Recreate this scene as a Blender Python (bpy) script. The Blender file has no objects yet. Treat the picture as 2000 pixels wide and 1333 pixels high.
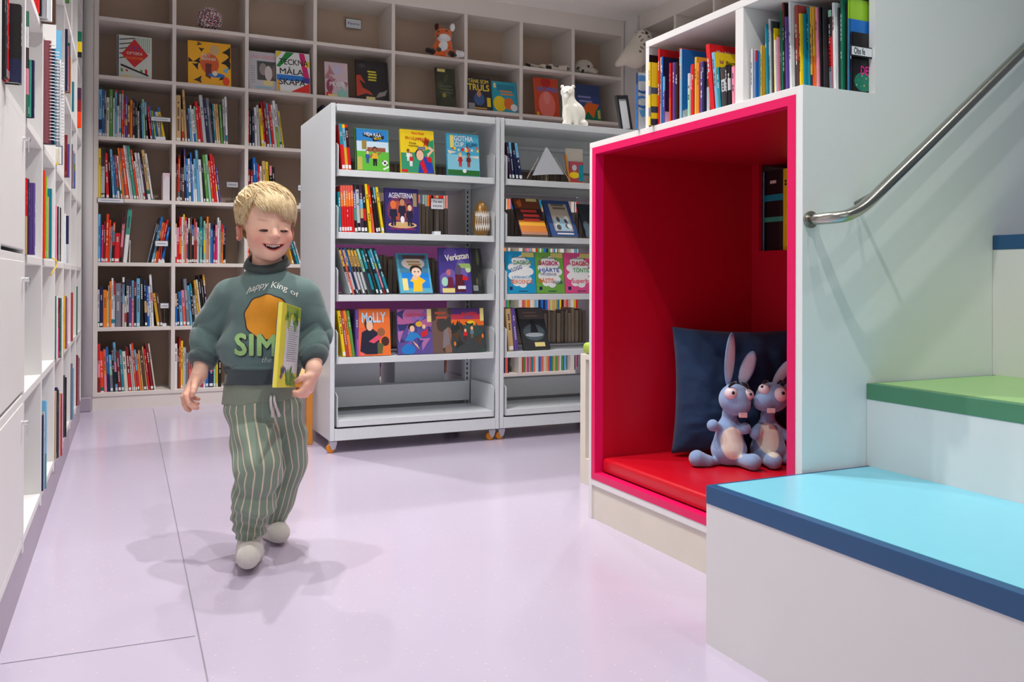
import bpy, bmesh, math, random
import numpy as np
from mathutils import Matrix, Vector, noise
from mathutils.bvhtree import BVHTree
random.seed(7)
C = bpy.context.scene.collection
PI = math.pi

# ------------------------------------------------------------------ camera
FOC, YAW, PITCH, ROLL, CY, EYE = 1702.437, 0.43745544, 0.00279898, 0.00343338, 539.698, 0.8
def _cam():
    c, s = math.cos(YAW), math.sin(YAW); A = np.array([[c, -s, 0], [s, c, 0], [0, 0, 1]])
    c, s = math.cos(PITCH), math.sin(PITCH); B = np.array([[1, 0, 0], [0, c, s], [0, -s, c]])
    c, s = math.cos(ROLL), math.sin(ROLL); D = np.array([[c, 0, s], [0, 1, 0], [-s, 0, c]])
    return D @ B @ A
CM = _cam()
cam = bpy.data.cameras.new('camera'); cam_ob = bpy.data.objects.new('camera', cam); C.objects.link(cam_ob)
cam.sensor_width = 36; cam.lens = FOC * 36 / 2000; cam.shift_y = (CY - 666.5) / 2000
cam.clip_start = 0.02
_m = np.eye(4); _m[:3, 0] = CM[0]; _m[:3, 1] = CM[2]; _m[:3, 2] = -CM[1]; _m[:3, 3] = (0, 0, EYE)
cam_ob.matrix_world = Matrix(_m.tolist())
bpy.context.scene.camera = cam_ob
RIGHT = Vector((math.cos(YAW), -math.sin(YAW), 0)); FWD = Vector((math.sin(YAW), math.cos(YAW), 0))

def ray(u, v):
    return CM.T @ np.array([(u - 1000) / FOC, 1, (CY - v) / FOC])
def at(u, v, x=None, y=None, z=None):
    """where a measured sight line meets one plane of the room"""
    d = ray(u, v); o = np.array([0, 0, EYE])
    t = (x / d[0]) if x is not None else (y / d[1]) if y is not None else ((z - EYE) / d[2])
    return Vector((o + t * d).tolist())
def atplane(u, v, p0, p1):
    """the same for an upright plane through two ground points"""
    d = ray(u, v); nx, ny = -(p1[1] - p0[1]), (p1[0] - p0[0])
    t = (p0[0] * nx + p0[1] * ny) / (d[0] * nx + d[1] * ny)
    return Vector((d[0] * t, d[1] * t, EYE + d[2] * t))

# ------------------------------------------------------------------ colour + materials
def lin(c):
    return tuple(((x / 255) / 12.92 if x / 255 <= .04045 else ((x / 255 + .055) / 1.055) ** 2.4) for x in c)
PAL = dict(w=(232, 234, 236), i=(222, 215, 198), y=(240, 208, 30), z=(222, 170, 50), o=(240, 130, 40), O=(235, 68, 20), r=(214, 24, 32),
           R=(130, 26, 34), p=(232, 140, 165), m=(200, 40, 105), v=(96, 70, 150), V=(62, 36, 66), b=(28, 108, 190), n=(28, 36, 78),
           s=(110, 180, 218), t=(18, 140, 160), g=(92, 158, 70), G=(14, 112, 84), l=(150, 196, 50), k=(26, 22, 26), K=(58, 56, 60),
           a=(120, 124, 140), A=(192, 196, 200), B=(92, 62, 48), T=(206, 172, 118), e=(150, 208, 180), E=(60, 158, 136), h=(240, 180, 130),
           c=(226, 100, 84), q=(176, 66, 62), M=(140, 78, 86))
CNAME = dict(w='white', i='cream', y='yellow', z='golden yellow', o='orange', O='red-orange', r='red', R='dark red', p='pink', m='magenta', v='purple',
             V='dark plum', b='blue', n='navy', s='light blue', t='teal', g='green', G='dark green', l='lime', k='black', K='charcoal', a='grey-blue',
             A='pale grey', B='brown', T='tan', e='mint', E='sea green', h='peach', c='coral', q='brick red', M='mauve')

def principled(name):
    m = bpy.data.materials.new(name); m.use_nodes = True
    nt = m.node_tree; b = nt.nodes['Principled BSDF']
    return m, nt, b
def mat(name, rgb, rough=.5, metal=0., spec=.5, noise_amt=.03, nscale=30., bump=0., bscale=200., coat=0., sheen=0., sss=0.):
    m, nt, b = principled(name)
    b.inputs['Roughness'].default_value = rough; b.inputs['Metallic'].default_value = metal
    b.inputs['Specular IOR Level'].default_value = spec; b.inputs['Coat Weight'].default_value = coat
    b.inputs['Sheen Weight'].default_value = sheen
    tc = nt.nodes.new('ShaderNodeTexCoord')
    n = nt.nodes.new('ShaderNodeTexNoise'); n.inputs['Scale'].default_value = nscale; n.inputs['Detail'].default_value = 3
    nt.links.new(tc.outputs['Object'], n.inputs['Vector'])
    mx = nt.nodes.new('ShaderNodeMix'); mx.data_type = 'RGBA'
    c = lin(rgb)
    mx.inputs[6].default_value = (*[x * (1 - noise_amt) for x in c], 1); mx.inputs[7].default_value = (*[min(1, x * (1 + noise_amt)) for x in c], 1)
    nt.links.new(n.outputs['Fac'], mx.inputs[0]); nt.links.new(mx.outputs[2], b.inputs['Base Color'])
    if bump:
        n2 = nt.nodes.new('ShaderNodeTexNoise'); n2.inputs['Scale'].default_value = bscale
        nt.links.new(tc.outputs['Object'], n2.inputs['Vector'])
        bp = nt.nodes.new('ShaderNodeBump'); bp.inputs['Strength'].default_value = bump; bp.inputs['Distance'].default_value = .002
        nt.links.new(n2.outputs['Fac'], bp.inputs['Height']); nt.links.new(bp.outputs['Normal'], b.inputs['Normal'])
    return m
def paint_mat(name, rough=.45, spec=.4, sheen=0., bump=0., bscale=300., sss=0., coat=0.):
    """colour comes from the mesh's own colour layer (printed covers, skin, dyed cloth)"""
    m, nt, b = principled(name)
    a = nt.nodes.new('ShaderNodeAttribute'); a.attribute_name = 'col'
    tc = nt.nodes.new('ShaderNodeTexCoord'); n = nt.nodes.new('ShaderNodeTexNoise'); n.inputs['Scale'].default_value = 120
    nt.links.new(tc.outputs['Object'], n.inputs['Vector'])
    mr = nt.nodes.new('ShaderNodeMapRange'); mr.inputs[3].default_value = .93; mr.inputs[4].default_value = 1.07
    nt.links.new(n.outputs['Fac'], mr.inputs[0])
    vm = nt.nodes.new('ShaderNodeVectorMath'); vm.operation = 'SCALE'
    nt.links.new(a.outputs['Color'], vm.inputs[0]); nt.links.new(mr.outputs[0], vm.inputs[3])
    nt.links.new(vm.outputs[0], b.inputs['Base Color'])
    b.inputs['Roughness'].default_value = rough; b.inputs['Specular IOR Level'].default_value = spec; b.inputs['Sheen Weight'].default_value = sheen
    b.inputs['Coat Weight'].default_value = coat
    if sss:
        b.inputs['Subsurface Weight'].default_value = sss; b.inputs['Subsurface Radius'].default_value = (.9, .35, .2); b.inputs['Subsurface Scale'].default_value = .006
    if bump:
        n2 = nt.nodes.new('ShaderNodeTexNoise'); n2.inputs['Scale'].default_value = bscale
        nt.links.new(tc.outputs['Object'], n2.inputs['Vector'])
        bp = nt.nodes.new('ShaderNodeBump'); bp.inputs['Strength'].default_value = bump; bp.inputs['Distance'].default_value = .002
        nt.links.new(n2.outputs['Fac'], bp.inputs['Height']); nt.links.new(bp.outputs['Normal'], b.inputs['Normal'])
    return m

M = {}
M['print'] = paint_mat('printed_paper', .38, .45)
M['laminate'] = mat('white_laminate', (226, 224, 222), .42, nscale=6)
M['carcass'] = mat('warm_white_board', (226, 218, 211), .5, nscale=6)
M['backboard'] = mat('taupe_back_board', (194, 170, 150), .6, nscale=8)  # cubby shade mixed into this colour; the board itself is near white
M['metal'] = mat('white_powder_coat', (216, 221, 224), .38, nscale=40)
M['dark'] = mat('dark_slot', (30, 32, 38), .6)
M['white_wall'] = mat('painted_wall', (224, 227, 226), .55, nscale=4, bump=.08, bscale=250)
M['ceiling'] = mat('ceiling_paint', (240, 238, 232), .8)
M['pink'] = mat('magenta_trim', (226, 0, 92), .45)
M['red'] = mat('red_lining', (188, 0, 36), .42, nscale=20)
M['red_pad'] = mat('red_vinyl', (198, 4, 30), .36, bump=.15, bscale=60)
M['navy_edge'] = mat('blue_edge', (34, 82, 126), .4)
M['cyan_top'] = mat('light_blue_top', (126, 206, 226), .3)
M['green_edge'] = mat('green_edge', (78, 132, 98), .4)
M['green_top'] = mat('light_green_top', (152, 200, 122), .3)
M['birch'] = mat('pale_birch', (220, 212, 198), .5, nscale=10, noise_amt=.06)
M['steel'] = mat('brushed_steel', (176, 174, 166), .24, metal=1., noise_amt=.05)
M['chrome'] = mat('chrome', (220, 220, 222), .15, metal=1.)
M['caster'] = mat('amber_wheel', (216, 130, 20), .35)
M['caster_fork'] = mat('zinc_fork', (196, 198, 204), .3, metal=.7)
M['wood'] = mat('oiled_beech', (206, 132, 44), .45, nscale=14, noise_amt=.12)
M['wood_top'] = mat('light_beech', (236, 196, 130), .35, nscale=14, noise_amt=.08)
M['lime'] = mat('lime_vinyl', (166, 190, 70), .5)
M['card'] = mat('white_card', (226, 230, 236), .6)
M['navy_cloth'] = mat('navy_cloth', (17, 50, 86), .9, sheen=.1, bump=.7, bscale=420, noise_amt=.16, nscale=90)
M['plush'] = paint_mat('plush', .95, .15, sheen=.5, bump=.5, bscale=500)
M['gloss'] = paint_mat('glossy_paint', .25, .5)
M['cove'] = mat('lilac_skirting', (168, 156, 170), .45)
M['grey_paper'] = mat('page_edges', (122, 108, 96), .8, noise_amt=.12, nscale=60)

# ------------------------------------------------------------------ mesh builder
class MB:
    def __init__(s): s.v = []; s.f = []; s.c = []
    def face(s, pts, col=(1, 1, 1)):
        i = len(s.v); s.v += [tuple(p) for p in pts]; s.f.append(tuple(range(i, i + len(pts)))); s.c.append(col); return s
    def box(s, a, b, col=(1, 1, 1), M4=None, cols=None):
        x0, y0, z0 = a; x1, y1, z1 = b
        p = [Vector(q) for q in ((x0, y0, z0), (x1, y0, z0), (x1, y1, z0), (x0, y1, z0), (x0, y0, z1), (x1, y0, z1), (x1, y1, z1), (x0, y1, z1))]
        if M4 is not None: p = [M4 @ q for q in p]
        i = len(s.v); s.v += [tuple(q) for q in p]
        fs = [(0, 3, 2, 1), (4, 5, 6, 7), (0, 1, 5, 4), (1, 2, 6, 5), (2, 3, 7, 6), (3, 0, 4, 7)]   # bottom top front right back left
        for k, f in enumerate(fs): s.f.append(tuple(i + j for j in f)); s.c.append(cols[k] if cols else col)
        return s
    def prism(s, poly, z0, z1, col=(1, 1, 1), axis='z', M4=None):
        n = len(poly); i = len(s.v)
        def mk(p, h):
            q = {'z': (p[0], p[1], h), 'y': (p[0], h, p[1]), 'x': (h, p[0], p[1])}[axis]
            return tuple(M4 @ Vector(q)) if M4 is not None else q
        s.v += [mk(p, z0) for p in poly] + [mk(p, z1) for p in poly]
        s.f.append(tuple(i + k for k in reversed(range(n)))); s.c.append(col); s.f.append(tuple(i + n + k for k in range(n))); s.c.append(col)
        for k in range(n):
            s.f.append((i + k, i + (k + 1) % n, i + n + (k + 1) % n, i + n + k)); s.c.append(col)
        return s
    def tube(s, pts, r, n=12, col=(1, 1, 1), caps=True):
        pts = [Vector(p) for p in pts]; rs = r if isinstance(r, (list, tuple)) else [r] * len(pts)
        rings = []; up = None
        for k, p in enumerate(pts):
            t = (pts[min(k + 1, len(pts) - 1)] - pts[max(k - 1, 0)]).normalized()
            if up is None:
                up = t.orthogonal().normalized()
            up = (up - t * up.dot(t)).normalized(); w = t.cross(up)
            i = len(s.v)
            s.v += [tuple(p + rs[k] * (math.cos(2 * PI * j / n) * up + math.sin(2 * PI * j / n) * w)) for j in range(n)]
            rings.append(i)
        for a, b in zip(rings, rings[1:]):
            for j in range(n): s.f.append((a + j, a + (j + 1) % n, b + (j + 1) % n, b + j)); s.c.append(col)
        if caps:
            s.f.append(tuple(rings[0] + j for j in reversed(range(n)))); s.c.append(col)
            s.f.append(tuple(rings[-1] + j for j in range(n))); s.c.append(col)
        return s
    def lathe(s, prof, n=24, col=(1, 1, 1), origin=(0, 0, 0)):
        rings = []
        for r, z in prof:
            rings.append(len(s.v)); s.v += [(origin[0] + r * math.cos(2 * PI * j / n), origin[1] + r * math.sin(2 * PI * j / n), origin[2] + z) for j in range(n)]
        for a, b in zip(rings, rings[1:]):
            for j in range(n): s.f.append((a + j, a + (j + 1) % n, b + (j + 1) % n, b + j)); s.c.append(col)
        return s
    def build(s, name, m, parent=None, smooth=False, bevel=0., paint=False):
        me = bpy.data.meshes.new(name); me.from_pydata(s.v, [], s.f); me.update()
        if paint:
            at_ = me.attributes.new('col', 'FLOAT_COLOR', 'CORNER')
            buf = []
            for f, c in zip(s.f, s.c): buf += [*c, 1.0] * len(f)
            at_.data.foreach_set('color', buf)
        if smooth: me.polygons.foreach_set('use_smooth', [True] * len(me.polygons))
        return link(name, me, m, parent, bevel)
def link(name, me, m, parent=None, bevel=0.):
    if m is not None and not me.materials: me.materials.append(m)
    o = bpy.data.objects.new(name, me); C.objects.link(o)
    if parent is not None: o.parent = parent
    if bevel:
        b = o.modifiers.new('bevel', 'BEVEL'); b.width = bevel; b.segments = 2; b.limit_method = 'ANGLE'
        b.harden_normals = False
    return o
def box(name, a, b, m, parent=None, bevel=0.):
    return MB().box(a, b).build(name, m, parent, bevel=bevel)
def tag(o, label, cat, group=None, kind=None):
    if label: o['label'] = label
    if cat: o['category'] = cat
    if group: o['group'] = group
    if kind: o['kind'] = kind
    return o
def thing(name, label, cat, loc=(0, 0, 0), rz=0., group=None):
    o = bpy.data.objects.new(name, None); C.objects.link(o); o.empty_display_size = .05
    o.location = loc; o.rotation_euler = (0, 0, rz)
    return tag(o, label, cat, group)
def struct(o):
    o['kind'] = 'structure'; return o

def text_mesh(s, size=1., bold=0., align='CENTER', spacing=1., shear=0., sx=1.):
    """lettering as a flat mesh lying in x/z, reading along +x, facing -y; returns (verts, faces)"""
    cu = bpy.data.curves.new('t', 'FONT'); cu.body = s; cu.size = size;  cu.align_x = align; cu.align_y = 'CENTER'
    cu.space_character = spacing; cu.resolution_u = 3; cu.shear = shear; cu.space_line = .85
    o = bpy.data.objects.new('t', cu); C.objects.link(o)
    dg = bpy.context.evaluated_depsgraph_get(); me = bpy.data.meshes.new_from_object(o.evaluated_get(dg))
    vs = [(v.co.x * sx, 0., v.co.y) for v in me.vertices]; fs = [tuple(p.vertices) for p in me.polygons]
    bpy.data.objects.remove(o); bpy.data.curves.remove(cu); bpy.data.meshes.remove(me)
    if bold > 0 and vs:                                             # heavier strokes: the outline laid down several times, slightly shifted
        b = bold * size * .6; v0, f0, n = list(vs), list(fs), len(vs); vs, fs = [], []
        for k, (dx, dz) in enumerate(((0, 0), (b, 0), (-b, 0), (0, b), (0, -b), (.7 * b, .7 * b), (-.7 * b, .7 * b), (.7 * b, -.7 * b), (-.7 * b, -.7 * b))):
            vs += [(x + dx, -k * 2.5e-5, z + dz) for x, y, z in v0]; fs += [tuple(i + k * n for i in f) for f in f0]
    return vs, fs
def text_obj(name, s, size, col, parent, M4, bold=0., sx=1., fit=None, spacing=1., shear=0.):
    vs, fs = text_mesh(s, size, bold, sx=sx, spacing=spacing, shear=shear)
    if not vs: return None
    if fit:
        w = max(v[0] for v in vs) - min(v[0] for v in vs); k = fit / w
        vs = [(v[0] * k, v[1], v[2]) for v in vs]
    b = MB(); b.v = [tuple(M4 @ Vector(v)) for v in vs]; b.f = fs; b.c = [lin(PAL[col]) if isinstance(col, str) else lin(col)] * len(fs)
    return b.build(name, M['print'], parent, paint=True)

# ------------------------------------------------------------------ implicit surfaces (bodies, cloth, soft toys)
def smin(a, b, k):
    if k <= 0: return np.minimum(a, b)
    h = np.clip(.5 + .5 * (b - a) / k, 0, 1)
    return b + (a - b) * h - k * h * (1 - h)
def smax(a, b, k): return -smin(-a, -b, k)
def cone(P, a, b, ra, rb):
    a = np.asarray(a, np.float32); b = np.asarray(b, np.float32); ba = b - a; L2 = float(ba @ ba)
    h = np.clip(((P - a) @ ba) / L2, 0, 1)
    return np.linalg.norm(P - a - h[:, None] * ba, axis=1) - (ra + (rb - ra) * h)
def chain(P, pts, rs, k=0.):
    d = None
    for a, b, ra, rb in zip(pts, pts[1:], rs, rs[1:]):
        e = cone(P, a, b, ra, rb); d = e if d is None else smin(d, e, k)
    return d
def ell(P, c, r, R=None):
    q = P - np.asarray(c, np.float32)
    if R is not None: q = q @ np.asarray(R, np.float32)          # columns of R are the ellipsoid's axes
    r = np.asarray(r, np.float32)
    k0 = np.linalg.norm(q / r, axis=1); k1 = np.linalg.norm(q / (r * r), axis=1)
    return k0 * (k0 - 1) / np.maximum(k1, 1e-9)
def rot(ax=0, ay=0, az=0):
    return np.array((Matrix.Rotation(az, 3, 'Z') @ Matrix.Rotation(ay, 3, 'Y') @ Matrix.Rotation(ax, 3, 'X')))
def sdf_surface(fn, lo, hi, h):
    """dual-contour (surface nets) mesh of fn = 0, evaluated only in blocks near the surface"""
    lo = np.array(lo, float); B = 12; n = np.ceil((np.array(hi) - lo) / (h * B)).astype(int)
    g = np.stack(np.meshgrid(*[np.arange(k) for k in n], indexing='ij'), -1).reshape(-1, 3)
    cen = lo + (g + .5) * B * h
    act = g[np.abs(fn(cen.astype(np.float32))) < B * h * .95]
    N = n * B + 2; oc = np.stack(np.meshgrid(*[np.arange(B + 1)] * 3, indexing='ij'), -1).reshape(-1, 3)
    W = B + 1; cid = []; cpos = []; edges = []
    CH = 64
    for s in range(0, len(act), CH):
        a = act[s:s + CH]
        ijk = a[:, None, :] * B + oc[None]
        val = fn((lo + ijk.reshape(-1, 3) * h).astype(np.float32)).reshape(len(a), W, W, W)
        sg = val < 0
        corner = [(i, j, k) for i in (0, 1) for j in (0, 1) for k in (0, 1)]
        cs = sum(sg[:, i:i + B, j:j + B, k:k + B].astype(np.int8) for i, j, k in corner)
        bi, ci, cj, ck = np.nonzero((cs > 0) & (cs < 8))
        if len(bi):
            acc = np.zeros((len(bi), 3)); cnt = np.zeros(len(bi))
            for x, p in enumerate(corner):
                for ax in range(3):
                    if p[ax]: continue
                    q = list(p); q[ax] = 1
                    v0 = val[bi, ci + p[0], cj + p[1], ck + p[2]]; v1 = val[bi, ci + q[0], cj + q[1], ck + q[2]]
                    m_ = (v0 < 0) != (v1 < 0); t = np.where(m_, v0 / np.where(m_, v0 - v1, 1), 0)
                    e = np.tile(np.array(p, float), (len(bi), 1)); e[:, ax] += t
                    acc += e * m_[:, None]; cnt += m_
            base = a[bi] * B + np.stack([ci, cj, ck], 1)
            cpos.append(lo + (base + acc / cnt[:, None]) * h); cid.append((base[:, 0] * N[1] + base[:, 1]) * N[2] + base[:, 2])
        for ax in range(3):
            s0 = sg[:, :B, :B, :B]; sl = [slice(0, B)] * 3; sl[ax] = slice(1, B + 1); s1 = sg[(slice(None), *sl)]
            b2, i2, j2, k2 = np.nonzero(s0 != s1)
            if len(b2):
                base = a[b2] * B + np.stack([i2, j2, k2], 1)
                edges.append(np.concatenate([base, np.full((len(base), 1), ax), s0[b2, i2, j2, k2][:, None]], 1))
    cid = np.concatenate(cid); cpos = np.concatenate(cpos); o = np.argsort(cid); cid = cid[o]; cpos = cpos[o]
    E = np.concatenate(edges).astype(np.int64); quads = []
    for ax in range(3):
        e = E[E[:, 3] == ax]; u, w = [(1, 2), (2, 0), (0, 1)][ax]
        ids = []; ok = np.ones(len(e), bool)
        for du, dw in ((0, 0), (-1, 0), (-1, -1), (0, -1)):
            c = e[:, :3].copy(); c[:, u] += du; c[:, w] += dw
            q = (c[:, 0] * N[1] + c[:, 1]) * N[2] + c[:, 2]; p = np.clip(np.searchsorted(cid, q), 0, len(cid) - 1)
            ok &= cid[p] == q; ids.append(p)
        Q = np.stack(ids, 1); fl = e[:, 4] == 0; Q[fl] = Q[fl][:, ::-1]; quads.append(Q[ok])
    return cpos, np.concatenate(quads)
def sdf_obj(name, fn, lo, hi, h, m, parent=None, color=None, attr=None):
    V, F = sdf_surface(fn, lo, hi, h)
    me = bpy.data.meshes.new(name)
    me.vertices.add(len(V)); me.vertices.foreach_set('co', V.astype(np.float32).ravel())
    me.loops.add(len(F) * 4); me.loops.foreach_set('vertex_index', F.astype(np.int32).ravel())
    me.polygons.add(len(F)); me.polygons.foreach_set('loop_start', np.arange(0, len(F) * 4, 4, dtype=np.int32))
    me.update(calc_edges=True); me.validate()
    me.polygons.foreach_set('use_smooth', [True] * len(me.polygons))
    if color is not None:
        col = color(V) if callable(color) else np.tile(np.array(color), (len(V), 1))
        a = me.attributes.new('col', 'FLOAT_COLOR', 'POINT')
        a.data.foreach_set('color', np.concatenate([col, np.ones((len(V), 1))], 1).astype(np.float32).ravel())
    if attr is not None:
        for k, fnk in attr.items():
            a = me.attributes.new(k, 'FLOAT', 'POINT'); a.data.foreach_set('value', fnk(V).astype(np.float32))
    return link(name, me, m, parent)
def L3(c): return np.array(lin(PAL[c] if isinstance(c, str) else c))
# ------------------------------------------------------------------ room shell
def floor_mat():
    m, nt, b = principled('lilac_vinyl_floor')
    tc = nt.nodes.new('ShaderNodeTexCoord'); N = nt.nodes; Lk = nt.links
    big = N.new('ShaderNodeTexNoise'); big.inputs['Scale'].default_value = 1.6; Lk.new(tc.outputs['Object'], big.inputs['Vector'])
    mx = N.new('ShaderNodeMix'); mx.data_type = 'RGBA'; mx.inputs[6].default_value = (*lin((188, 178, 198)), 1); mx.inputs[7].default_value = (*lin((194, 184, 203)), 1)
    Lk.new(big.outputs['Fac'], mx.inputs[0])
    vo = N.new('ShaderNodeTexVoronoi'); vo.inputs['Scale'].default_value = 42; Lk.new(tc.outputs['Object'], vo.inputs['Vector'])
    lt = N.new('ShaderNodeMath'); lt.operation = 'LESS_THAN'; lt.inputs[1].default_value = .09; Lk.new(vo.outputs['Distance'], lt.inputs[0])
    m2 = N.new('ShaderNodeMix'); m2.data_type = 'RGBA'; m2.inputs[7].default_value = (*lin((226, 200, 190)), 1)
    Lk.new(mx.outputs[2], m2.inputs[6]); Lk.new(lt.outputs[0], m2.inputs[0])
    Lk.new(m2.outputs[2], b.inputs['Base Color'])
    b.inputs['Roughness'].default_value = .2; b.inputs['Specular IOR Level'].default_value = .55
    n2 = N.new('ShaderNodeTexNoise'); n2.inputs['Scale'].default_value = 55; Lk.new(tc.outputs['Object'], n2.inputs['Vector'])
    bp = N.new('ShaderNodeBump'); bp.inputs['Strength'].default_value = .05; bp.inputs['Distance'].default_value = .004
    Lk.new(n2.outputs['Fac'], bp.inputs['Height']); Lk.new(bp.outputs['Normal'], b.inputs['Normal'])
    return m
M['floor'] = floor_mat()
fl = struct(box('floor', (-1.2, -1.6, -.05), (4.6, 6.5, 0), M['floor']))
M['seam'] = mat('weld_seam', (140, 134, 146), .5)
sm = MB(); th = .0222
def seam(p, q, w=.0016):
    p = Vector(p); q = Vector(q); n = Vector((-(q - p).y, (q - p).x, 0)).normalized() * w
    sm.face([(p - n).to_tuple()[:2] + (.0006,), (q - n).to_tuple()[:2] + (.0006,), (q + n).to_tuple()[:2] + (.0006,), (p + n).to_tuple()[:2] + (.0006,)])
seam((.137, -.6, 0), (.272, 5.7, 0)); seam((-.19, 2.078, 0), (.186, 2.06, 0)); 
sm.build('seam', M['seam'], fl)
struct(box('ceiling', (-1.2, -1.6, 2.82), (4.6, 6.5, 2.9), M['ceiling']))
struct(box('wall_back', (-1.2, 6.14, 0), (4.6, 6.3, 2.82), M['white_wall']))
struct(box('wall_left', (-.75, -1.6, 0), (-.6, 6.3, 2.82), M['white_wall']))
struct(box('wall_right', (4.05, 1.8, 0), (4.2, 6.3, 2.82), M['white_wall']))
# panelled wall beside the steps with a notch over the reading nook
BX, BF, BN, BT, NX = 1.4747, 2.541, 1.5546, 1.2556, 1.7052
w = MB(); w.prism([(BX, 0.0), (4.4, 0.0), (4.4, 2.82), (NX, 2.82), (NX, BT), (BX, BT)], BN, BN + .0186, axis='y')
struct(w.build('wall_stair', M['white_wall']))
# pillar between the two bookcases, with a coved skirting
pl = MB(); pl.tube([(-.098, 5.80, 0), (-.098, 5.80, 2.82)], .034, 20)
struct(pl.build('trim_1', M['laminate'], smooth=True))
struct(box('trim_2', (-.11, 5.80, 0), (-.0635, 6.13, 2.82), M['laminate']))
cv = MB(); cv.box((-.135, 5.745, 0), (-.068, 5.80, .085)); struct(cv.build('baseboard_corner', M['cove'], bevel=.006))
# white end panel and skirting at the near end of the left bookcase
struct(box('trim_3', (-.60, 1.2, .1), (-.2105, 2.058, 2.82), M['laminate']))
struct(box('baseboard_left', (-.60, 1.2, 0), (-.197, 2.062, .1), M['cove'], bevel=.008))

# ------------------------------------------------------------------ back-wall bookcase
YB = 5.80
BAYX = [(-.0618, -.036), (.3765, .3994), (.8135, .8358), (1.2506, 1.2744), (1.7898, 1.814), (2.3298, 2.3547), (2.7688, 2.796), (3.2072, 3.233), (3.6462, 3.672)]
ROWZ = [.1018, .496, .8898, 1.2775, 1.6515, 2.0205, 2.374, 2.697]     # tops of the boards
BOARD = .0225
bc = thing('bookcase', 'tall white built-in bookcase covering the back wall from floor to ceiling', 'bookcase', (1.8, YB, 0))
def rel(o, root):
    o.location = -root.location if root.rotation_euler.z == 0 else o.location
    return o
def pbox(name, a, b, m, root, bevel=0.):
    o = box(name, [a[i] - root.location[i] for i in range(3)], [b[i] - root.location[i] for i in range(3)], m, root, bevel)
    return o
for k, (a, b) in enumerate(BAYX):
    pbox('side_panel' if k in (0, 8) else 'divider', (a, YB, .08), (b, YB + .33, 2.6968), M['carcass'], bc, .0012)
for i in range(8):
    x0, x1 = BAYX[i][1], BAYX[i + 1][0]
    for z in ROWZ[:-1]:
        pbox('shelf', (x0, YB + .0015, z - BOARD), (x1, YB + .325, z), M['carcass'], bc, .0012)
    pbox('back_panel', (x0, YB + .322, .08), (x1, YB + .33, 2.6968), M['backboard'], bc)
pbox('plinth', (-.0618, YB + .006, 0), (3.672, YB + .3, .0793), M['carcass'], bc)
pbox('top_rail', (-.0618, YB, ROWZ[-1]), (3.672, YB + .33, 2.82), M['carcass'], bc)

# bookcase on the far right wall, only its top corner shows
rc = thing('bookcase', 'white bookcase on far right wall with empty top cubbies behind the book nook', 'bookcase', (3.70, 5.0, 0))
ys = [5.62, 5.182, 4.74, 4.3, 3.86, 3.42, 2.98]
for k, yy in enumerate(ys): pbox('divider', (3.70, yy - .024, .08), (4.03, yy, 2.6968), M['carcass'], rc, .0012)
for k in range(6):
    for z in ROWZ[:-1]: pbox('shelf', (3.7015, ys[k + 1], z - BOARD), (4.02, ys[k] - .024, z), M['carcass'], rc)
    pbox('back_panel', (4.02, ys[k + 1], .08), (4.035, ys[k] - .024, 2.6968), M['backboard'], rc)
pbox('plinth', (3.706, 2.96, 0), (4.0, 5.62, .0793), M['carcass'], rc); pbox('top_rail', (3.70, 2.96, ROWZ[-1]), (4.035, 5.62, 2.82), M['carcass'], rc)
struct(box('trim_4', (3.68, 5.63, 0), (4.04, 6.13, 2.82), M['laminate']))

# ------------------------------------------------------------------ left-hand bookcase (own frame: origin on its front line, +x into the room, +y away)
LANG = -math.atan(.0222)
lb = thing('bookcase', 'tall white bookcase along the left wall with locked doors at its near end', 'bookcase', (-.240, 0, 0), LANG)
LROW = [.139, .502, .857, 1.213, 1.567, 1.930, 2.29, 2.65]
LDIV = [2.053, 2.516, 3.018, 3.53, 3.995, 4.485, 4.965, 5.48]
DEP = .33
for k, yy in enumerate(LDIV):
    y0 = yy; MB().box((-DEP, y0, .1), (0, y0 + .0245, 2.75)).build('side_panel' if k in (0, 7) else 'divider', M['laminate'], lb, bevel=.0012)
for k in range(7):
    y0, y1 = LDIV[k] + .0245, LDIV[k + 1]
    for z in LROW:
        MB().box((-DEP, y0, z - .0225), (-.0015, y1, z)).build('shelf', M['laminate'], lb, bevel=.0012)
    MB().box((-DEP - .006, y0, .1), (-DEP, y1, 2.75)).build('back_panel', M['laminate'], lb)
MB().box((-DEP, 2.053, 0), (-.004, 5.505, .116)).build('plinth', M['cove'], lb)
for z0, z1 in ((.145, .482), (.513, .839), (.868, 1.189)):
    d = MB().box((-.018, 2.08, z0), (0.0, 2.5145, z1)).build('door', M['laminate'], lb, bevel=.0015)
    kb = MB(); kb.tube([(0, 2.483, z1 - .045), (.016, 2.483, z1 - .045)], .0055, 10); kb.box((.012, 2.4815, z1 - .078), (.0135, 2.4845, z1 - .045))
    kb.box((.012, 2.474, z1 - .049), (.0165, 2.492, z1 - .041)); kb.build('key', M['chrome'], d)
for yy in LDIV[2:5]:            # rows of peg holes in the side faces
    hb = MB()
    for z in LROW[:6]:
        for dz in (.06, .11, -.06, -.095):
            hb.tube([(-.055, yy - .0004, z + dz), (-.055, yy - .0012, z + dz)], .003, 8)
    hb.build('peg_hole', M['dark'], lb)

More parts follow.
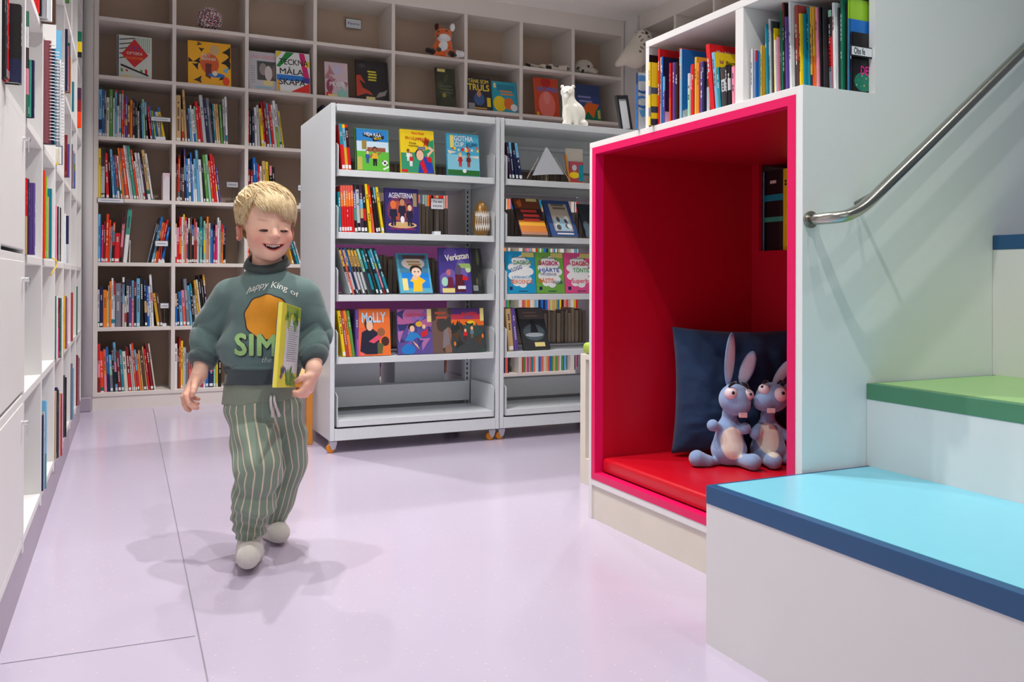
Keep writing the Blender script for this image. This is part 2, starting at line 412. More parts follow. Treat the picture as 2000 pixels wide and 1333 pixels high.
# ------------------------------------------------------------------ mobile steel shelving
def metal_unit(x0, x1, label):
    r = thing('mobile_shelf', label, 'shelving', (x0, 3.9304, 0))
    W = x1 - x0; D = .678; T = .0205; zb, zt = .057, 1.597
    ZS = [1.2953, 1.0098, .7233, .4373, .1502]
    for xx in (0, W - T): MB().box((xx, 0, zb), (xx + T, D, zt)).build('side_panel', M['metal'], r, bevel=.002)
    xa, xb = T + .0004, W - T - .0004
    for back in (0, 1):
        f = (lambda y: D - y) if back else (lambda y: y)
        def bx(b, a, c):
            ya, yc = sorted((f(a[1]), f(c[1]))); b.box((a[0], ya, a[2]), (c[0], yc, c[2]))
        b = MB(); bx(b, (xa + .006, .0, zt - .034), (xb - .006, .012, zt - .002)); bx(b, (xa + .006, .012, zt - .034), (xb - .006, .29, zt - .03))
        bx(b, (xa + .006, .292, zt - .21), (xb - .006, .298, zt - .03)); bx(b, (xa + .006, .27, zt - .105), (xb - .006, .292, zt - .088)); bx(b, (xa + .006, .012, zt - .008), (xb - .006, .338, zt - .002))
        b.build('top_shelf', M['metal'], r, bevel=.001)
        for z in ZS:
            b = MB(); bx(b, (xa + .014, -.006, z - .03), (xb - .014, .004, z)); bx(b, (xa + .014, .004, z - .004), (xb - .014, .29, z - .001)); bx(b, (xa + .014, .284, z - .03), (xb - .014, .29, z - .004))
            if z < .2: bx(b, (xa + .014, .30, z + .014), (xb - .014, .306, z + .115))
            s = b.build('shelf', M['metal'], r, bevel=.0015)
            for xx in (xa, xb - .0125):
                e = MB(); poly = [(f(-.006), z - .03), (f(-.006), z + .11), (f(.03), z + .125), (f(.29), z + .125), (f(.29), z - .03)]
                if back: poly = poly[::-1]
                e.prism(poly, xx + .0095 if xx == xa else xx, xx + .0125 if xx == xa else xx + .003, axis='x'); e.build('bracket', M['metal'], s)
        b = MB(); bx(b, (xa, -.002, zb + .001), (xb, .012, .112)); b.build('base_panel', M['metal'], r, bevel=.0015)
    MB().box((xa, .02, zb + .002), (xb, D - .02, .07)).build('bottom_panel', M['metal'], r)
    for xx in (xa + .004, xb - .034):
        p = MB().box((xx, .318, .07), (xx + .03, .36, zt - .01)).build('upright', M['metal'], r)
        q = MB()
        for k in range(58): q.box((xx + .009, .3172, .12 + k * .025), (xx + .0155, .3179, .134 + k * .025))
        q.build('slot', M['dark'], p)
    for cx in (.018, W - .03):
        for cy in (.03, D - .04):
            c = MB(); c.prism([(-.016, .057), (.016, .057), (.020, .045), (.012, .018), (-.004, .012), (-.016, .04)], -.011, -.008, axis='y', M4=Matrix.Translation((cx, cy, 0)))
            c.prism([(-.016, .057), (.016, .057), (.020, .045), (.012, .018), (-.004, .012), (-.016, .04)], .008, .011, axis='y', M4=Matrix.Translation((cx, cy, 0)))
            c.box((cx - .016, cy - .011, .0505), (cx + .016, cy + .011, .057))
            k = c.build('caster', M['caster_fork'], r, bevel=.001)
            MB().tube([(cx - .008, cy - .0075, .0205), (cx - .008, cy + .0075, .0205)], .0205, 20).build('wheel', M['caster'], k, smooth=False, bevel=.003)
    return r
metal_unit(.9297, 1.7705, 'white mobile steel shelf nearest the boy, holding face-out comics and novels')
metal_unit(1.7745, 2.615, 'white mobile steel shelf partly hidden behind the red nook, white bear on top')

# ------------------------------------------------------------------ reading nook block
nk = thing('reading_nook', 'white cabinet with a red-lined sitting nook framed in magenta', 'reading nook', (BX, 2.05, 0))
t1, t2 = .019, .0223
NB = 2.13
def nbox(name, a, b, m, bevel=0.): return pbox(name, a, b, m, nk, bevel)
nbox('top_panel', (BX, BN + .0188, BT - t1), (2.45, BF, BT), M['laminate'], .001)
nbox('side_panel', (BX, BF - t1, .0), (2.45, BF, BT - t1 - .0002), M['laminate'], .001)
nbox('side_panel', (BX, BN + .0188, .0), (2.45, BN + .0188 + .0035, BT - t1 - .0002), M['laminate'])
nbox('bottom_panel', (BX, BN + .0225, .1135), (2.45, BF - t1 - .0002, .1345), M['laminate'], .001)
nbox('plinth', (BX + .006, BN + .0225, 0), (BX + .025, BF - t1 - .0002, .1133), M['birch'])
y0, y1, z0, z1 = BN + .0225, BF - t1, .1346, BT - t1
f = MB(); d_ = .03  # added upright fill light behind the camera, brightens everything facing it
f.box((BX - .0015, y1 - t2, z0), (BX + d_, y1, z1)); f.box((BX - .0015, y0, z0), (BX + d_, y0 + t2 + .004, z1)); f.box((BX - .0015, y0 + t2 + .004, z1 - t2), (BX + d_, y1 - t2, z1)); f.box((BX - .0015, y0 + t2 + .004, z0), (BX + d_, y1 - t2, z0 + t2))
for i in range(len(f.v)): f.v[i] = (f.v[i][0] - BX, f.v[i][1] - 2.05, f.v[i][2])
f.build('trim', M['pink'], nk)
yi0, yi1 = y0 + t2 + .004, y1 - t2
nbox('lining', (BX + d_, yi1, z0), (NB + .015, yi1 + .012, z1 - .001), M['red'])
nbox('lining', (BX + d_, yi0 - .012, z0), (NB + .015, yi0, z1 - .001), M['red'])
nbox('lining', (BX + d_, yi0, z1 - t2), (NB + .3, yi1, z1 - .001), M['red'])
nbox('lining', (BX + d_, yi0, z0 + .001), (NB + .015, yi1, z0 + t2), M['red'])
OY = 2.462
nbox('lining', (NB, yi0, z0 + t2), (NB + .015, yi1, .902), M['red'])
nbox('lining', (NB, OY, .902), (NB + .015, yi1, z1 - t2), M['red'])
nbox('lining', (NB, yi0, .902), (NB + .015, 2.15, z1 - t2), M['red'])
nbox('back_shelf', (NB + .015, 2.0, .882), (2.44, OY + .02, .902), M['laminate'])
nbox('back_panel', (2.435, 1.6, .9022), (2.45, OY + .05, BT - t1), M['backboard'])
cu = thing('seat_cushion', 'flat red vinyl cushion on the seat of the magenta-framed nook', 'cushion', (BX + .02, 2.05, z0 + t2))
cb = MB().box((.003, yi0 - 2.05 + .004, .001), (NB - BX - .03, yi1 - 2.05 - .004, .05)); o = cb.build('pad', M['red_pad'], cu, smooth=True)
bv = o.modifiers.new('b', 'BEVEL'); bv.width = .014; bv.segments = 4
# small shelf unit standing on the nook block
us = thing('shelf_unit', 'low white two-bay shelf standing on top of the red nook block', 'shelf', (BX + .005, 1.9, BT))
ux, uz = BX + .008, 1.520
pbox('top_panel', (ux, BN + .02, uz - .02), (ux + .34, 2.2202, uz), M['laminate'], us, .001)
pbox('side_panel', (ux, 2.2022, BT + .0005), (ux + .34, 2.2202, uz - .0202), M['laminate'], us, .001)
pbox('divider', (ux, 1.7745, BT + .0005), (ux + .34, 1.8055, uz - .0202), M['laminate'], us, .001)
pbox('back_panel', (ux + .33, 1.5755, BT + .0005), (ux + .34, 1.7740, uz - .0205), M['carcass'], us)
pbox('back_panel', (ux + .33, 1.8060, BT + .0005), (ux + .34, 2.2020, uz - .0205), M['carcass'], us)

# ------------------------------------------------------------------ seating steps
st = thing('seating_steps', 'white boxed seating steps with light blue, green and dark blue tops', 'steps', (1.2, .6, 0))
YN = -1.2
def step(x0, x1, zlow, ztop, band, edge, top):
    rr = (lambda *a: None)
    pbox('step_box', (x0 + .0015, YN, zlow), (x1, BN - .0008, ztop - band), M['laminate'], st)
    pbox('edge_band', (x0, YN, ztop - band), (x0 + .022, BN - .0008, ztop), edge, st, .0015)
    pbox('edge_band', (x0 + .022, BN - .012, ztop - band), (x1, BN - .0008, ztop), edge, st, .001)
    pbox('tread', (x0 + .022, YN, ztop - band), (x1, BN - .012, ztop + .0006), top, st)
step(1.1985, 2.3, 0, .348, .040, M['navy_edge'], M['cyan_top'])
step(1.6785, 2.8, .3487, .5485, .0385, M['green_edge'], M['green_top'])
step(2.1331, 3.9, .5492, .9191, .0385, M['navy_edge'], M['navy_edge'])

# ------------------------------------------------------------------ handrail
hr = thing('handrail', 'brushed steel tube handrail rising along white wall above the steps', 'handrail', (1.5, 1.5, .94))
yr = 1.474
P = [at(u, v, y=yr) for u, v in ((1655, 421), (1672, 414), (1688, 403), (1703, 390), (1724, 368), (1800, 295), (1900, 195), (2000, 96), (2120, -22), (2300, -200), (2420, -318))]
P = [Vector((1.4965, BN - .0005, P[0].z - .006)), Vector((1.4985, 1.520, P[0].z - .006)), Vector((1.506, 1.492, P[0].z - .005)), Vector((1.522, 1.477, P[0].z - .003))] + P
rail = MB().tube([p - hr.location for p in P], .0138, 20).build('rail', M['steel'], hr, smooth=True)
ss = rail.modifiers.new('s', 'SUBSURF'); ss.levels = 1; ss.render_levels = 1
MB().tube([Vector((1.4965, BN - .0004, P[0].z)) - hr.location, Vector((1.4965, BN - .0064, P[0].z)) - hr.location], .020, 24).build('flange', M['steel'], hr)
b = MB()
for k in (8, 13):
    q = P[k] - hr.location
    b.tube([q, q + Vector((0, .03, -.012)), Vector((q.x, BN - .001 - hr.location.y, q.z - .03))], .006, 10)
b.build('bracket', M['steel'], hr, smooth=True)
# ------------------------------------------------------------------ spine-out books
ORD = ['', 'first', 'second', 'third', 'fourth', 'fifth', 'sixth', 'seventh', 'eighth', 'ninth', 'tenth', 'eleventh', 'twelfth', 'thirteenth', 'fourteenth', 'fifteenth', 'sixteenth', 'seventeenth']
import re
def bands(s):
    r = re.findall(r'([a-zA-Z])(\d*)', s)
    return [(c, float(n) if n else 100.) for c, n in r]
PAGE = lin((218, 208, 190))
def book_mesh(t, dep, h, spec, rnd, sticker=True, cover=None, marks=True):
    """one closed book: x = thickness, y = depth behind the spine, z = height; spine on y = 0"""
    b = MB(); bs = bands(spec); tot = sum(x[1] for x in bs); base = lin(PAL[max(bs, key=lambda q: q[1])[0]]) if cover is None else lin(PAL[cover])
    c = min(.0016, t * .18)
    b.box((c, .003, .003), (t - c, dep - .003, h - .003), PAGE)
    b.box((0, .0025, 0), (c, dep, h), base); b.box((t - c, .0025, 0), (t, dep, h), base)
    z = h
    for q, p in bs:                                               # rounded spine, printed in bands
        z0 = z - h * p / tot; col = lin(PAL[q])
        b.prism([(0, .003), (t * .18, .0), (t * .82, .0), (t, .003), (t, .0045), (0, .0045)], z0, z, col); z = z0
    if marks and t > .004:
        dark = sum(base) < .9; ink = lin(PAL[rnd.choice('AAiw')]) if dark else lin(PAL[rnd.choice('KKnB')])
        zz = h * rnd.uniform(.78, .9); 
        for k in range(rnd.randint(1, 2)):
            ln = h * rnd.uniform(.12, .32); 
            if zz - ln < h * .22: break
            n = max(3, int(ln / .011))
            for j in range(n):
                if rnd.random() < .85: b.face([(t * .34, -.0003, zz - (j + .75) * ln / n), (t * .66, -.0003, zz - (j + .75) * ln / n), (t * .66, -.0003, zz - j * ln / n), (t * .34, -.0003, zz - j * ln / n)], ink)
            zz -= ln + h * .06
    if sticker and rnd.random() < .6:
        z0 = rnd.uniform(.004, .008); b.face([(t * .12, -.0006, z0), (t * .88, -.0006, z0), (t * .88, -.0006, z0 + .017), (t * .12, -.0006, z0 + .017)], lin(PAL['w']))
    return b
ALLBOOKS = []; DIM = {}; BN_ = dict(picture_book='picture book', paperback='paperback')
def book_row(spec, org, sc_, plane, zs, a, n, where, group, dep=.19, bname='book', bays=None, maxh=.34, order=1, base_off=.0005, covers=None, gap=.0003, rng=1, sticker=True, facew=0):
    """spec: 'x w top lean bands; ...' measured along the shelf; plane = ground line of the spines, a/n = along-shelf and into-shelf directions"""
    rnd = random.Random(rng); a = Vector((*a, 0)); n = Vector((*n, 0)); rows = []
    items = [q.split() for q in spec.split(';') if q.strip()]
    prev_end = None
    for it in items:
        x, w, top, lean = map(float, it[:4]); col = it[4]
        u0, u1 = org[0] + x / sc_, org[0] + (x + w) / sc_; vt = org[1] + top / sc_
        vb = 0
        # height from the top edge on the spine plane, sideways lean from the offset of that edge
        pm = atplane((u0 + u1) / 2 + lean / sc_, vt, *plane)
        h = pm.z - zs
        p0 = atplane(u0, vt, *plane); p1 = atplane(u1, vt, *plane); pt = atplane(u0 + lean / sc_, vt, *plane)
        t = abs((Vector((p1.x, p1.y, 0)) - Vector((p0.x, p0.y, 0))).dot(a)); off = (Vector((pt.x, pt.y, 0)) - Vector((p0.x, p0.y, 0))).dot(a)
        ang = math.atan2(off, h); H_ = min(maxh, math.hypot(off, h)); t *= math.cos(ang)
        s0 = Vector((p0.x, p0.y, 0))
        rows.append([s0, max(t, .0032), H_, ang, col])
    if covers: covers = covers.split(',')
    for k in range(len(rows)):                                      # keep neighbours from passing through each other
        if k and True:
            p = rows[k - 1]; c = rows[k]
            pe = p[0].dot(a) + p[1] / math.cos(p[3]) * 1.0
            if c[0].dot(a) < pe + gap: c[0] = c[0] + a * (pe + gap - c[0].dot(a))
            if c[3] < 0 and p[3] > c[3] and p[3] <= 0.02:           # leaning left harder than its neighbour: rest on it
                hh = min(c[2], p[2]); need = hh * (math.tan(-c[3]) - math.tan(-p[3]))
                slack = c[0].dot(a) - pe - gap
                if need > slack: c[3] = -math.atan(max(0, slack) / hh + math.tan(-p[3]))
    for k in range(len(rows) - 1):
        c = rows[k]; nx = rows[k + 1]
        if c[3] > 0 and nx[3] < c[3]:
            hh = min(c[2], nx[2]); slack = nx[0].dot(a) - (c[0].dot(a) + c[1] / math.cos(c[3])) - gap
            if hh * (math.tan(c[3]) - math.tan(max(nx[3], 0))) > slack: c[3] = math.atan(max(0, slack) / hh + math.tan(max(nx[3], 0)))
    if bays:
        ext = lambda r: (r[0].dot(a) + min(0, math.tan(r[3]) * r[2]), r[0].dot(a) + r[1] / math.cos(r[3]) + max(0, math.tan(r[3]) * r[2]))
        mid = sum(sum(ext(r)) / 2 for r in rows) / len(rows)
        lo, hi = min(bays, key=lambda q: abs((q[0] + q[1]) / 2 - mid))
        for r in rows:
            e = ext(r)[0]
            if e < lo + .0006: r[0] = r[0] + a * (lo + .0006 - e)
            else: break
        for k in range(1, len(rows)):
            pe = rows[k - 1][0].dot(a) + rows[k - 1][1] / math.cos(rows[k - 1][3])
            if rows[k][0].dot(a) < pe + gap: rows[k][0] = rows[k][0] + a * (pe + gap - rows[k][0].dot(a))
        over = ext(rows[-1])[1] - (hi - .0006)
        for k in range(len(rows) - 1, -1, -1):
            if over <= 0: break
            rows[k][0] = rows[k][0] - a * over
            if k: over = rows[k - 1][0].dot(a) + rows[k - 1][1] / math.cos(rows[k - 1][3]) + gap - rows[k][0].dot(a)
    N = len(rows); out = []
    for k, (s0, t, h, ang, col) in enumerate(rows):
        d_ = dep * rnd.uniform(.92, 1.05) if h > .2 else min(dep, max(.09, h * .76))
        b = book_mesh(t, d_, h, col, rnd, sticker, covers[k] if covers and covers[k] != '-' else None)
        R = Matrix(((a.x, n.x, 0), (a.y, n.y, 0), (0, 0, 1))).to_4x4()
        if ang <= 0: Lm = Matrix.Rotation(ang, 4, 'Y')
        else: Lm = Matrix.Translation((t / math.cos(ang), 0, 0)) @ Matrix.Rotation(ang, 4, 'Y') @ Matrix.Translation((-t, 0, 0))
        o = b.build(bname, M['print'], None, paint=True)
        DIM[o] = (t, d_, h)
        jit = rnd.uniform(-.004, .006)
        o.matrix_world = Matrix.Translation((s0.x, s0.y, zs + base_off)) @ Matrix.Translation(n * jit) @ R @ Lm
        bs = bands(col); main = max(bs, key=lambda q: q[1])[0]; sec = [q for q in bs if q[0] != main and q[1] >= 10]
        cn = CNAME[main] + (' and ' + CNAME[sec[0][0]] if sec else '')
        sz = 'tall ' if h > .265 else 'short ' if h < .175 else ''
        tk = 'thick ' if t > .02 else 'slim ' if t < .008 else ''
        tl = 'leaning ' if abs(ang) > .17 else ''
        fromleft = k < (N + 1) // 2; od = ORD[k + 1] if fromleft else ORD[N - k]
        od = ('leftmost' if fromleft else 'rightmost') if od == 'first' else od + (' from left' if fromleft else ' from right')
        words = [sz + tk + tl + cn + ' ' + BN_.get(bname, 'book'), od, where]
        lab = ', '.join(words)
        while len(lab.split()) > 16 and (sz or tk or tl):
            if tl: tl = ''
            elif sz: sz = ''
            else: tk = ''
            lab = ', '.join([sz + tk + tl + cn + ' ' + BN_.get(bname, 'book'), od, where])
        tag(o, lab, BN_.get(bname, 'book'), group)
        out.append(o); ALLBOOKS.append(o)
    return out

RB_ = lambda k: dict(plane=((0, YB + k), (1, YB + k)), a=(1, 0), n=(0, 1))
BB = dict(dep=.2, **RB_(.035))
def back(spec, org, row, where, group, sc_=9.52, **kw):
    return book_row(spec, org, sc_, zs=ROWZ[row], where=where, group=group, rng=org[0] * 7 + org[1], **{**BB, **dict(bays=[(BAYX[i][1], BAYX[i + 1][0]) for i in range(8)]), **kw})
back('118 62 180 0 n6s60n20s14;190 36 245 0 b40s20b40;230 30 260 0 a40k10a50;264 56 385 0 i;325 60 235 0 g;390 30 400 0 w;425 38 240 0 r5s95;467 34 540 0 w;505 36 320 0 A78t10w12;552 34 250 0 O8A34p20O38;590 20 430 0 r70p30;615 42 360 0 v55T15v30;662 40 470 0 k10T45R35b10;708 46 435 0 o;760 36 400 0 n;800 40 450 -30 k;848 36 640 -38 A;892 32 455 -62 k;936 26 495 -68 s;966 34 420 -92 e;1008 40 470 -88 s35k65;1086 40 545 -124 r;1132 34 545 -132 b;1172 34 635 -108 l;1214 28 630 -108 b;1252 60 660 -108 i;1326 48 575 -132 b14y86',
     (180, 150), 4, 'third shelf from top, leftmost back bay', 'books in the leftmost back bay')
back('100 50 190 0 y;155 30 165 0 k38A52k10;190 38 165 0 k38A52k10;265 55 280 -33 r;332 34 330 -38 k;385 44 210 -60 s;440 30 335 -70 b;475 44 310 -80 q74G8w18;540 30 330 -92 w80G8w12;575 32 185 -120 o;612 18 210 -122 a;634 58 195 -126 O;705 30 135 -140 w;738 34 140 -138 A;780 54 145 -140 E;838 36 222 -138 O;880 30 430 -106 w;915 28 275 -138 w;945 20 275 -136 A;967 32 275 -126 w85r15;1002 32 360 -114 V;1042 56 225 -130 T80G8w12;1110 34 290 -140 w92b8',
     (180, 270), 3, 'fourth shelf from top, leftmost back bay', 'books in the leftmost back bay')
back('92 46 270 0 s;139 10 360 0 b;152 34 475 10 m;187 36 400 12 R;225 50 270 24 O;278 38 380 26 O;318 28 500 26 s;350 48 345 30 k10O20a24r8k38;402 96 630 20 r;505 48 220 70 k25p45R20k10;575 74 180 95 E48w52;688 18 760 8 w',
     (180, 390), 2, 'fifth shelf from top, leftmost back bay', 'books in the leftmost back bay')
back('1020 26 450 172 a;1052 32 345 195 k;1100 46 330 180 b30s70;1150 32 430 158 o40k30o30;1186 36 440 160 O;1226 40 380 160 r;1280 46 520 128 b',
     (180, 390), 2, 'leaning cluster right side, fifth shelf, leftmost bay', 'books in the leftmost back bay')
back('88 32 440 0 A85G7A8;122 66 385 0 n;195 68 445 0 o;268 24 470 0 y;294 20 360 0 A;316 38 285 0 o;358 36 225 0 w84t9w7;396 26 285 0 r30w54t9w7;432 104 320 0 a;540 20 290 0 R;562 40 210 0 w10k4s40A46;603 36 560 0 i55r30i15;642 42 235 0 k15A55k30;688 48 270 0 n30v70;738 40 270 0 s40p60;780 44 295 0 R30k70;828 64 232 -32 s;900 60 180 -32 k;985 48 270 -68 n45T25n30;1036 38 370 -70 b50A25b25;1078 26 385 -84 w;1110 44 160 -106 w35p18w47;1212 54 510 -96 z;1270 50 510 -90 B',
     (180, 520), 1, 'second shelf up, leftmost back bay', 'books in the leftmost back bay')
back('90 48 310 -4 r34p35R31;160 66 450 -30 O88G9w3;230 50 415 -44 c35o25p40;288 46 375 -58 b60n40;342 58 515 -64 s35e20a45;403 30 285 -70 k;438 48 285 -88 s40p20k25s15;492 56 450 -72 R;552 52 425 -76 t;608 68 450 -68 i;682 56 380 -82 R60r40;746 30 540 -70 i;780 28 315 -98 A;812 38 300 -104 O;852 36 425 -102 s50r42G8;892 38 495 -88 o;934 28 435 -100 T;968 48 430 -88 B;1020 26 365 -112 T;1050 34 405 -104 r;1096 54 320 -114 R;1160 28 310 -142 i',
     (180, 640), 0, 'lowest shelf, leftmost back bay', 'books in the leftmost back bay')
back('130 92 250 -8 T;250 42 510 -28 T68r32;305 44 145 -60 T;355 42 570 -52 V;403 38 495 -84 s;443 28 440 -90 w;472 40 510 -86 w72b28;514 26 455 -104 e;545 56 365 -114 r;604 36 450 -98 r;645 62 250 -138 A;714 56 340 -104 n;772 58 305 -106 a;832 24 390 -90 k;858 36 405 -64 t;897 33 415 -68 h;932 34 415 -62 T;974 42 425 -48 g;1024 36 320 -34 A60a40;1066 38 275 -32 w80t12o8',
     (330, 160), 4, 'third shelf from top, second back bay', 'books in the second back bay')
back('105 24 400 0 B;131 30 380 0 R;165 34 215 0 R8O72E10w10;204 34 455 -10 V;242 46 450 -26 B;300 32 100 -60 v30s30n40;336 40 285 -60 b;380 38 285 -74 w78G9w13;424 34 180 -84 b;462 30 395 -66 w;496 40 290 -84 s70w30;540 46 130 -112 s;594 50 305 -106 w;654 32 330 -106 k;698 52 220 -120 g;758 44 215 -114 e;806 34 330 -98 O;845 54 200 -104 r;905 28 250 -100 r60y15w25;942 30 450 -76 v',
     (330, 280), 3, 'fourth shelf from top, second back bay', 'books in the second back bay')
back('112 36 300 0 T12w72r16;157 54 385 0 p40r60;215 48 155 0 r45o35r20;266 32 155 0 w;300 36 100 0 y10T90;338 42 165 0 r8p52c40;383 28 320 0 b10w40v20b18w12;414 38 180 0 w24k76;456 44 155 0 B;503 38 330 0 b30w22k48;546 34 190 0 q;583 30 270 0 p40q60;616 30 380 0 w;650 28 400 0 t;682 40 150 0 t30e70;724 24 400 0 t50n50;752 36 245 0 e45y30e25;792 24 300 0 A;820 40 150 0 o;863 38 290 0 A;904 56 290 0 n15b85;964 40 450 0 V40m60;1008 46 330 0 p30m70;1058 36 170 0 w;1097 32 230 0 A;1132 42 320 0 r20o80;1178 24 340 0 b10p40k50;1205 30 400 0 k88z12',
     (330, 410), 2, 'fifth shelf from top, second back bay', 'books in the second back bay', sc_=11.11)
back('104 38 510 -10 T40b60;154 40 500 -24 n;208 54 480 -66 b40s60;270 54 455 -78 p45c55;336 60 245 -126 a;402 46 370 -112 s;452 40 330 -94 t30k70;500 46 410 -84 k20A60k20;556 40 270 -110 z;602 30 255 -102 i;640 36 180 -108 k;682 30 240 -100 K;718 42 160 -98 z22V78',
     (330, 520), 1, 'second shelf up, second back bay', 'books in the second back bay')
back('90 50 305 0 w;146 34 400 0 B;183 30 205 0 r14O48r38;218 40 250 0 y;260 20 370 0 i;284 32 375 0 A;320 42 475 0 a85G15;368 60 515 0 c;604 30 890 0 m;640 34 940 0 w;678 60 740 0 b;744 84 700 0 n16m14n70;832 40 530 0 e;880 34 400 0 y;920 56 600 0 k',
     (330, 640), 0, 'lowest shelf, second back bay', 'books in the second back bay')
back('130 28 340 0 O92w8;166 44 310 -20 k;218 44 330 -50 n;275 42 285 -92 w;326 42 245 -108 A;396 54 310 -126 y82w8y10;452 30 190 -150 r88w12;490 56 170 -160 R;552 40 215 -160 s26w30s44;598 46 230 -168 r;648 38 240 -164 w;692 50 170 -186 w55l45;745 40 230 -172 A85G6A9;790 28 360 -132 y',
     (470, 180), 4, 'third shelf from top, third back bay', 'books in the third back bay')
back('1296 20 125 0 R;1318 20 130 0 R;1348 22 30 -20 b;1371 14 75 -14 b;1386 14 85 -14 r;1401 15 100 -14 w;1426 24 60 -20 T;1451 20 65 -16 y;1472 20 95 -8 p25k75;1496 20 105 -12 k',
     (160, 300), 3, 'above hair, fourth shelf, third back bay', 'books in the third back bay', sc_=4)
back('1293 16 690 0 O;1645 14 700 -46 z;1662 16 690 -60 K;1682 20 680 -60 t;1703 12 690 -52 A',
     (160, 300), 2, 'fifth shelf from top, third back bay', 'books in the third back bay', sc_=4)
back('624 4 213 0 k;629 5 205 0 n;635 4 212 0 K', (0, 0), 4, 'just above steel shelf corner, fourth back bay', 'books in the fourth back bay', sc_=1)

# steel shelf, spine-out books
MY = 3.9304
def metal(spec, org, z, where, sc_=9.52, y=.012, **kw):
    return book_row(spec, org, sc_, plane=((0, MY + y), (1, MY + y)), a=(1, 0), n=(0, 1), zs=z, where=where, group='spine-out books on the near steel shelf', bname='paperback', dep=.16, bays=[(.9297 + .0345, 1.7705 - .0345)], rng=int(org[1]), **kw)
metal('398 32 200 -36 t45r55;432 30 205 -52 y8s42z50;466 30 210 -62 r6k44r50', (580, 200), 1.2953, 'top shelf of near steel unit', sc_=4.762)
metal('196 44 330 -30 t;243 48 215 -96 c15o30r55;293 48 215 -100 c15o30r55;343 48 215 -106 c15o30r55;393 48 215 -110 c15o30r55;443 48 215 -112 c15o30r55;498 54 200 -124 k15v35E25k25;556 62 205 -120 k10A70k20;622 62 210 -118 V30s20T20V30;690 52 210 -112 k50r25k25;776 52 195 -138 y;842 50 205 -134 O60c40;905 44 250 -112 k;954 40 250 -116 s25k75;1012 46 250 -126 y', (640, 340), 1.0098, 'second shelf of near steel unit')
metal('372 44 235 -236 k5z35k12A38k10;440 34 240 -240 v35c65;494 44 235 -250 k5T35k12A38k10;560 26 250 -256 b50n50;600 44 235 -256 k5z35k12A38k10;662 44 240 -256 k5z35k12A38k10;724 44 245 -256 k5z35k12A38k10;790 46 262 -256 e50V50;850 50 245 -250 k5t40k10t35k10;920 46 255 -262 K;986 48 250 -260 k5t40k10t35k10;1060 36 265 -276 s30l12p43R15;1112 48 250 -276 k5t40k10t35k10', (640, 460), .7233, 'third shelf of near steel unit')
metal('400 30 800 -56 y;435 28 800 -68 q;468 28 800 -68 o;500 28 800 -60 g;535 30 790 -6 v', (580, 440), .4373, 'fourth shelf of near steel unit', sc_=4.762)
def metal2(spec, org, z, where, sc_, **kw):
    return book_row(spec, org, sc_, plane=((0, MY + .012), (1, MY + .012)), a=(1, 0), n=(0, 1), zs=z, where=where, group='spine-out books on the second steel shelf', bname='paperback', dep=.16, bays=[(1.7745 + .0345, 2.615 - .0345)], rng=int(org[1]), **kw)
metal2('236 22 298 -36 V;262 26 300 -40 s30n70;296 28 305 -50 k20n80;334 34 310 -62 s40n60', (950, 220), 1.2953, 'top shelf of steel unit behind red nook', 5.128)
metal2('130 30 475 -20 T;164 22 475 -36 v', (950, 440), .4373, 'fourth shelf of steel unit behind red nook', 2.896)

# left bookcase
Rl = Matrix.Rotation(LANG, 3, 'Z'); LP = lambda x, y: (Rl @ Vector((x, y, 0)) + Vector((-.240, 0, 0))).to_tuple()[:2]
aL = tuple((Rl @ Vector((0, 1, 0)))[:2]); nL = tuple((Rl @ Vector((-1, 0, 0)))[:2])
LY = lambda y: Vector((*LP(0, y), 0)).dot(Vector((*aL, 0)))
LPX = [(y, 1000 + FOC * (CM @ np.array([*LP(0, y), 1.0 - EYE]))[0] / (CM @ np.array([*LP(0, y), 1.0 - EYE]))[1]) for y in [q + .0245 for q in LDIV[:-1]]]
def left(spec, row, where, **kw):
    """books seen almost edge-on: each stands a little further out than its nearer neighbour, so a strip of its cover shows"""
    items = [q.split() for q in spec.split(';') if q.strip()]; N = len(items); rnd = random.Random(row * 31 + N)
    u00 = float(items[0][0]); y = [p[0] for p in LPX if p[1] <= u00 + 2.2][-1] + .003; zs = LROW[row]
    yend = min([q for q in LDIV if q > y] + [9])
    for k, it in enumerate(items):
        u0, w, top, _, col = float(it[0]), float(it[1]), float(it[2]), 0, it[4]
        t = min(rnd.uniform(.011, .017) + (.014 if w > 9 else 0), (yend - y - .002))
        xf = at(u0 + w, 400, y=y).x; h = min(.328, at(u0 + w, top, x=xf).z - zs) if abs(xf) > .02 else .25
        h = min(.328, EYE + (at(u0 + w, top, y=y).z - EYE) - zs)
        d_ = .2 * rnd.uniform(.93, 1.04) if h > .2 else .15
        b = book_mesh(t, d_, h, col, rnd); z = h; bs = bands(col); tot = sum(q[1] for q in bs)
        if len(bs) > 1:
            for q, p in bs:
                b.face([(-.0003, .003, z - h * p / tot), (-.0003, d_ * .98, z - h * p / tot), (-.0003, d_ * .98, z), (-.0003, .003, z)][::-1], lin(PAL[q])); z -= h * p / tot
        o = b.build('book', M['print'], None, paint=True)
        o.matrix_world = Matrix.Translation((xf, y, zs + .0006)) @ Matrix.Rotation(LANG + PI / 2, 4, 'Z'); y += t + .0012
        main = max(bs, key=lambda q: q[1])[0]; sec = [q for q in bs if q[0] != main and q[1] >= 10]
        cn = CNAME[main] + (' and ' + CNAME[sec[0][0]] if sec else ''); fl = k < (N + 1) // 2; od = ORD[k + 1] if fl else ORD[N - k]
        od = ('only one' if N == 1 else ('leftmost' if fl else 'rightmost') if od == 'first' else od + (' from left' if fl else ' from right'))
        tag(o, ('short ' if h < .19 else 'tall ' if h > .28 else '') + cn + ' book, ' + od + ', ' + where, 'book', 'books in the left bookcase'); ALLBOOKS.append(o); DIM[o] = (t, d_, h)
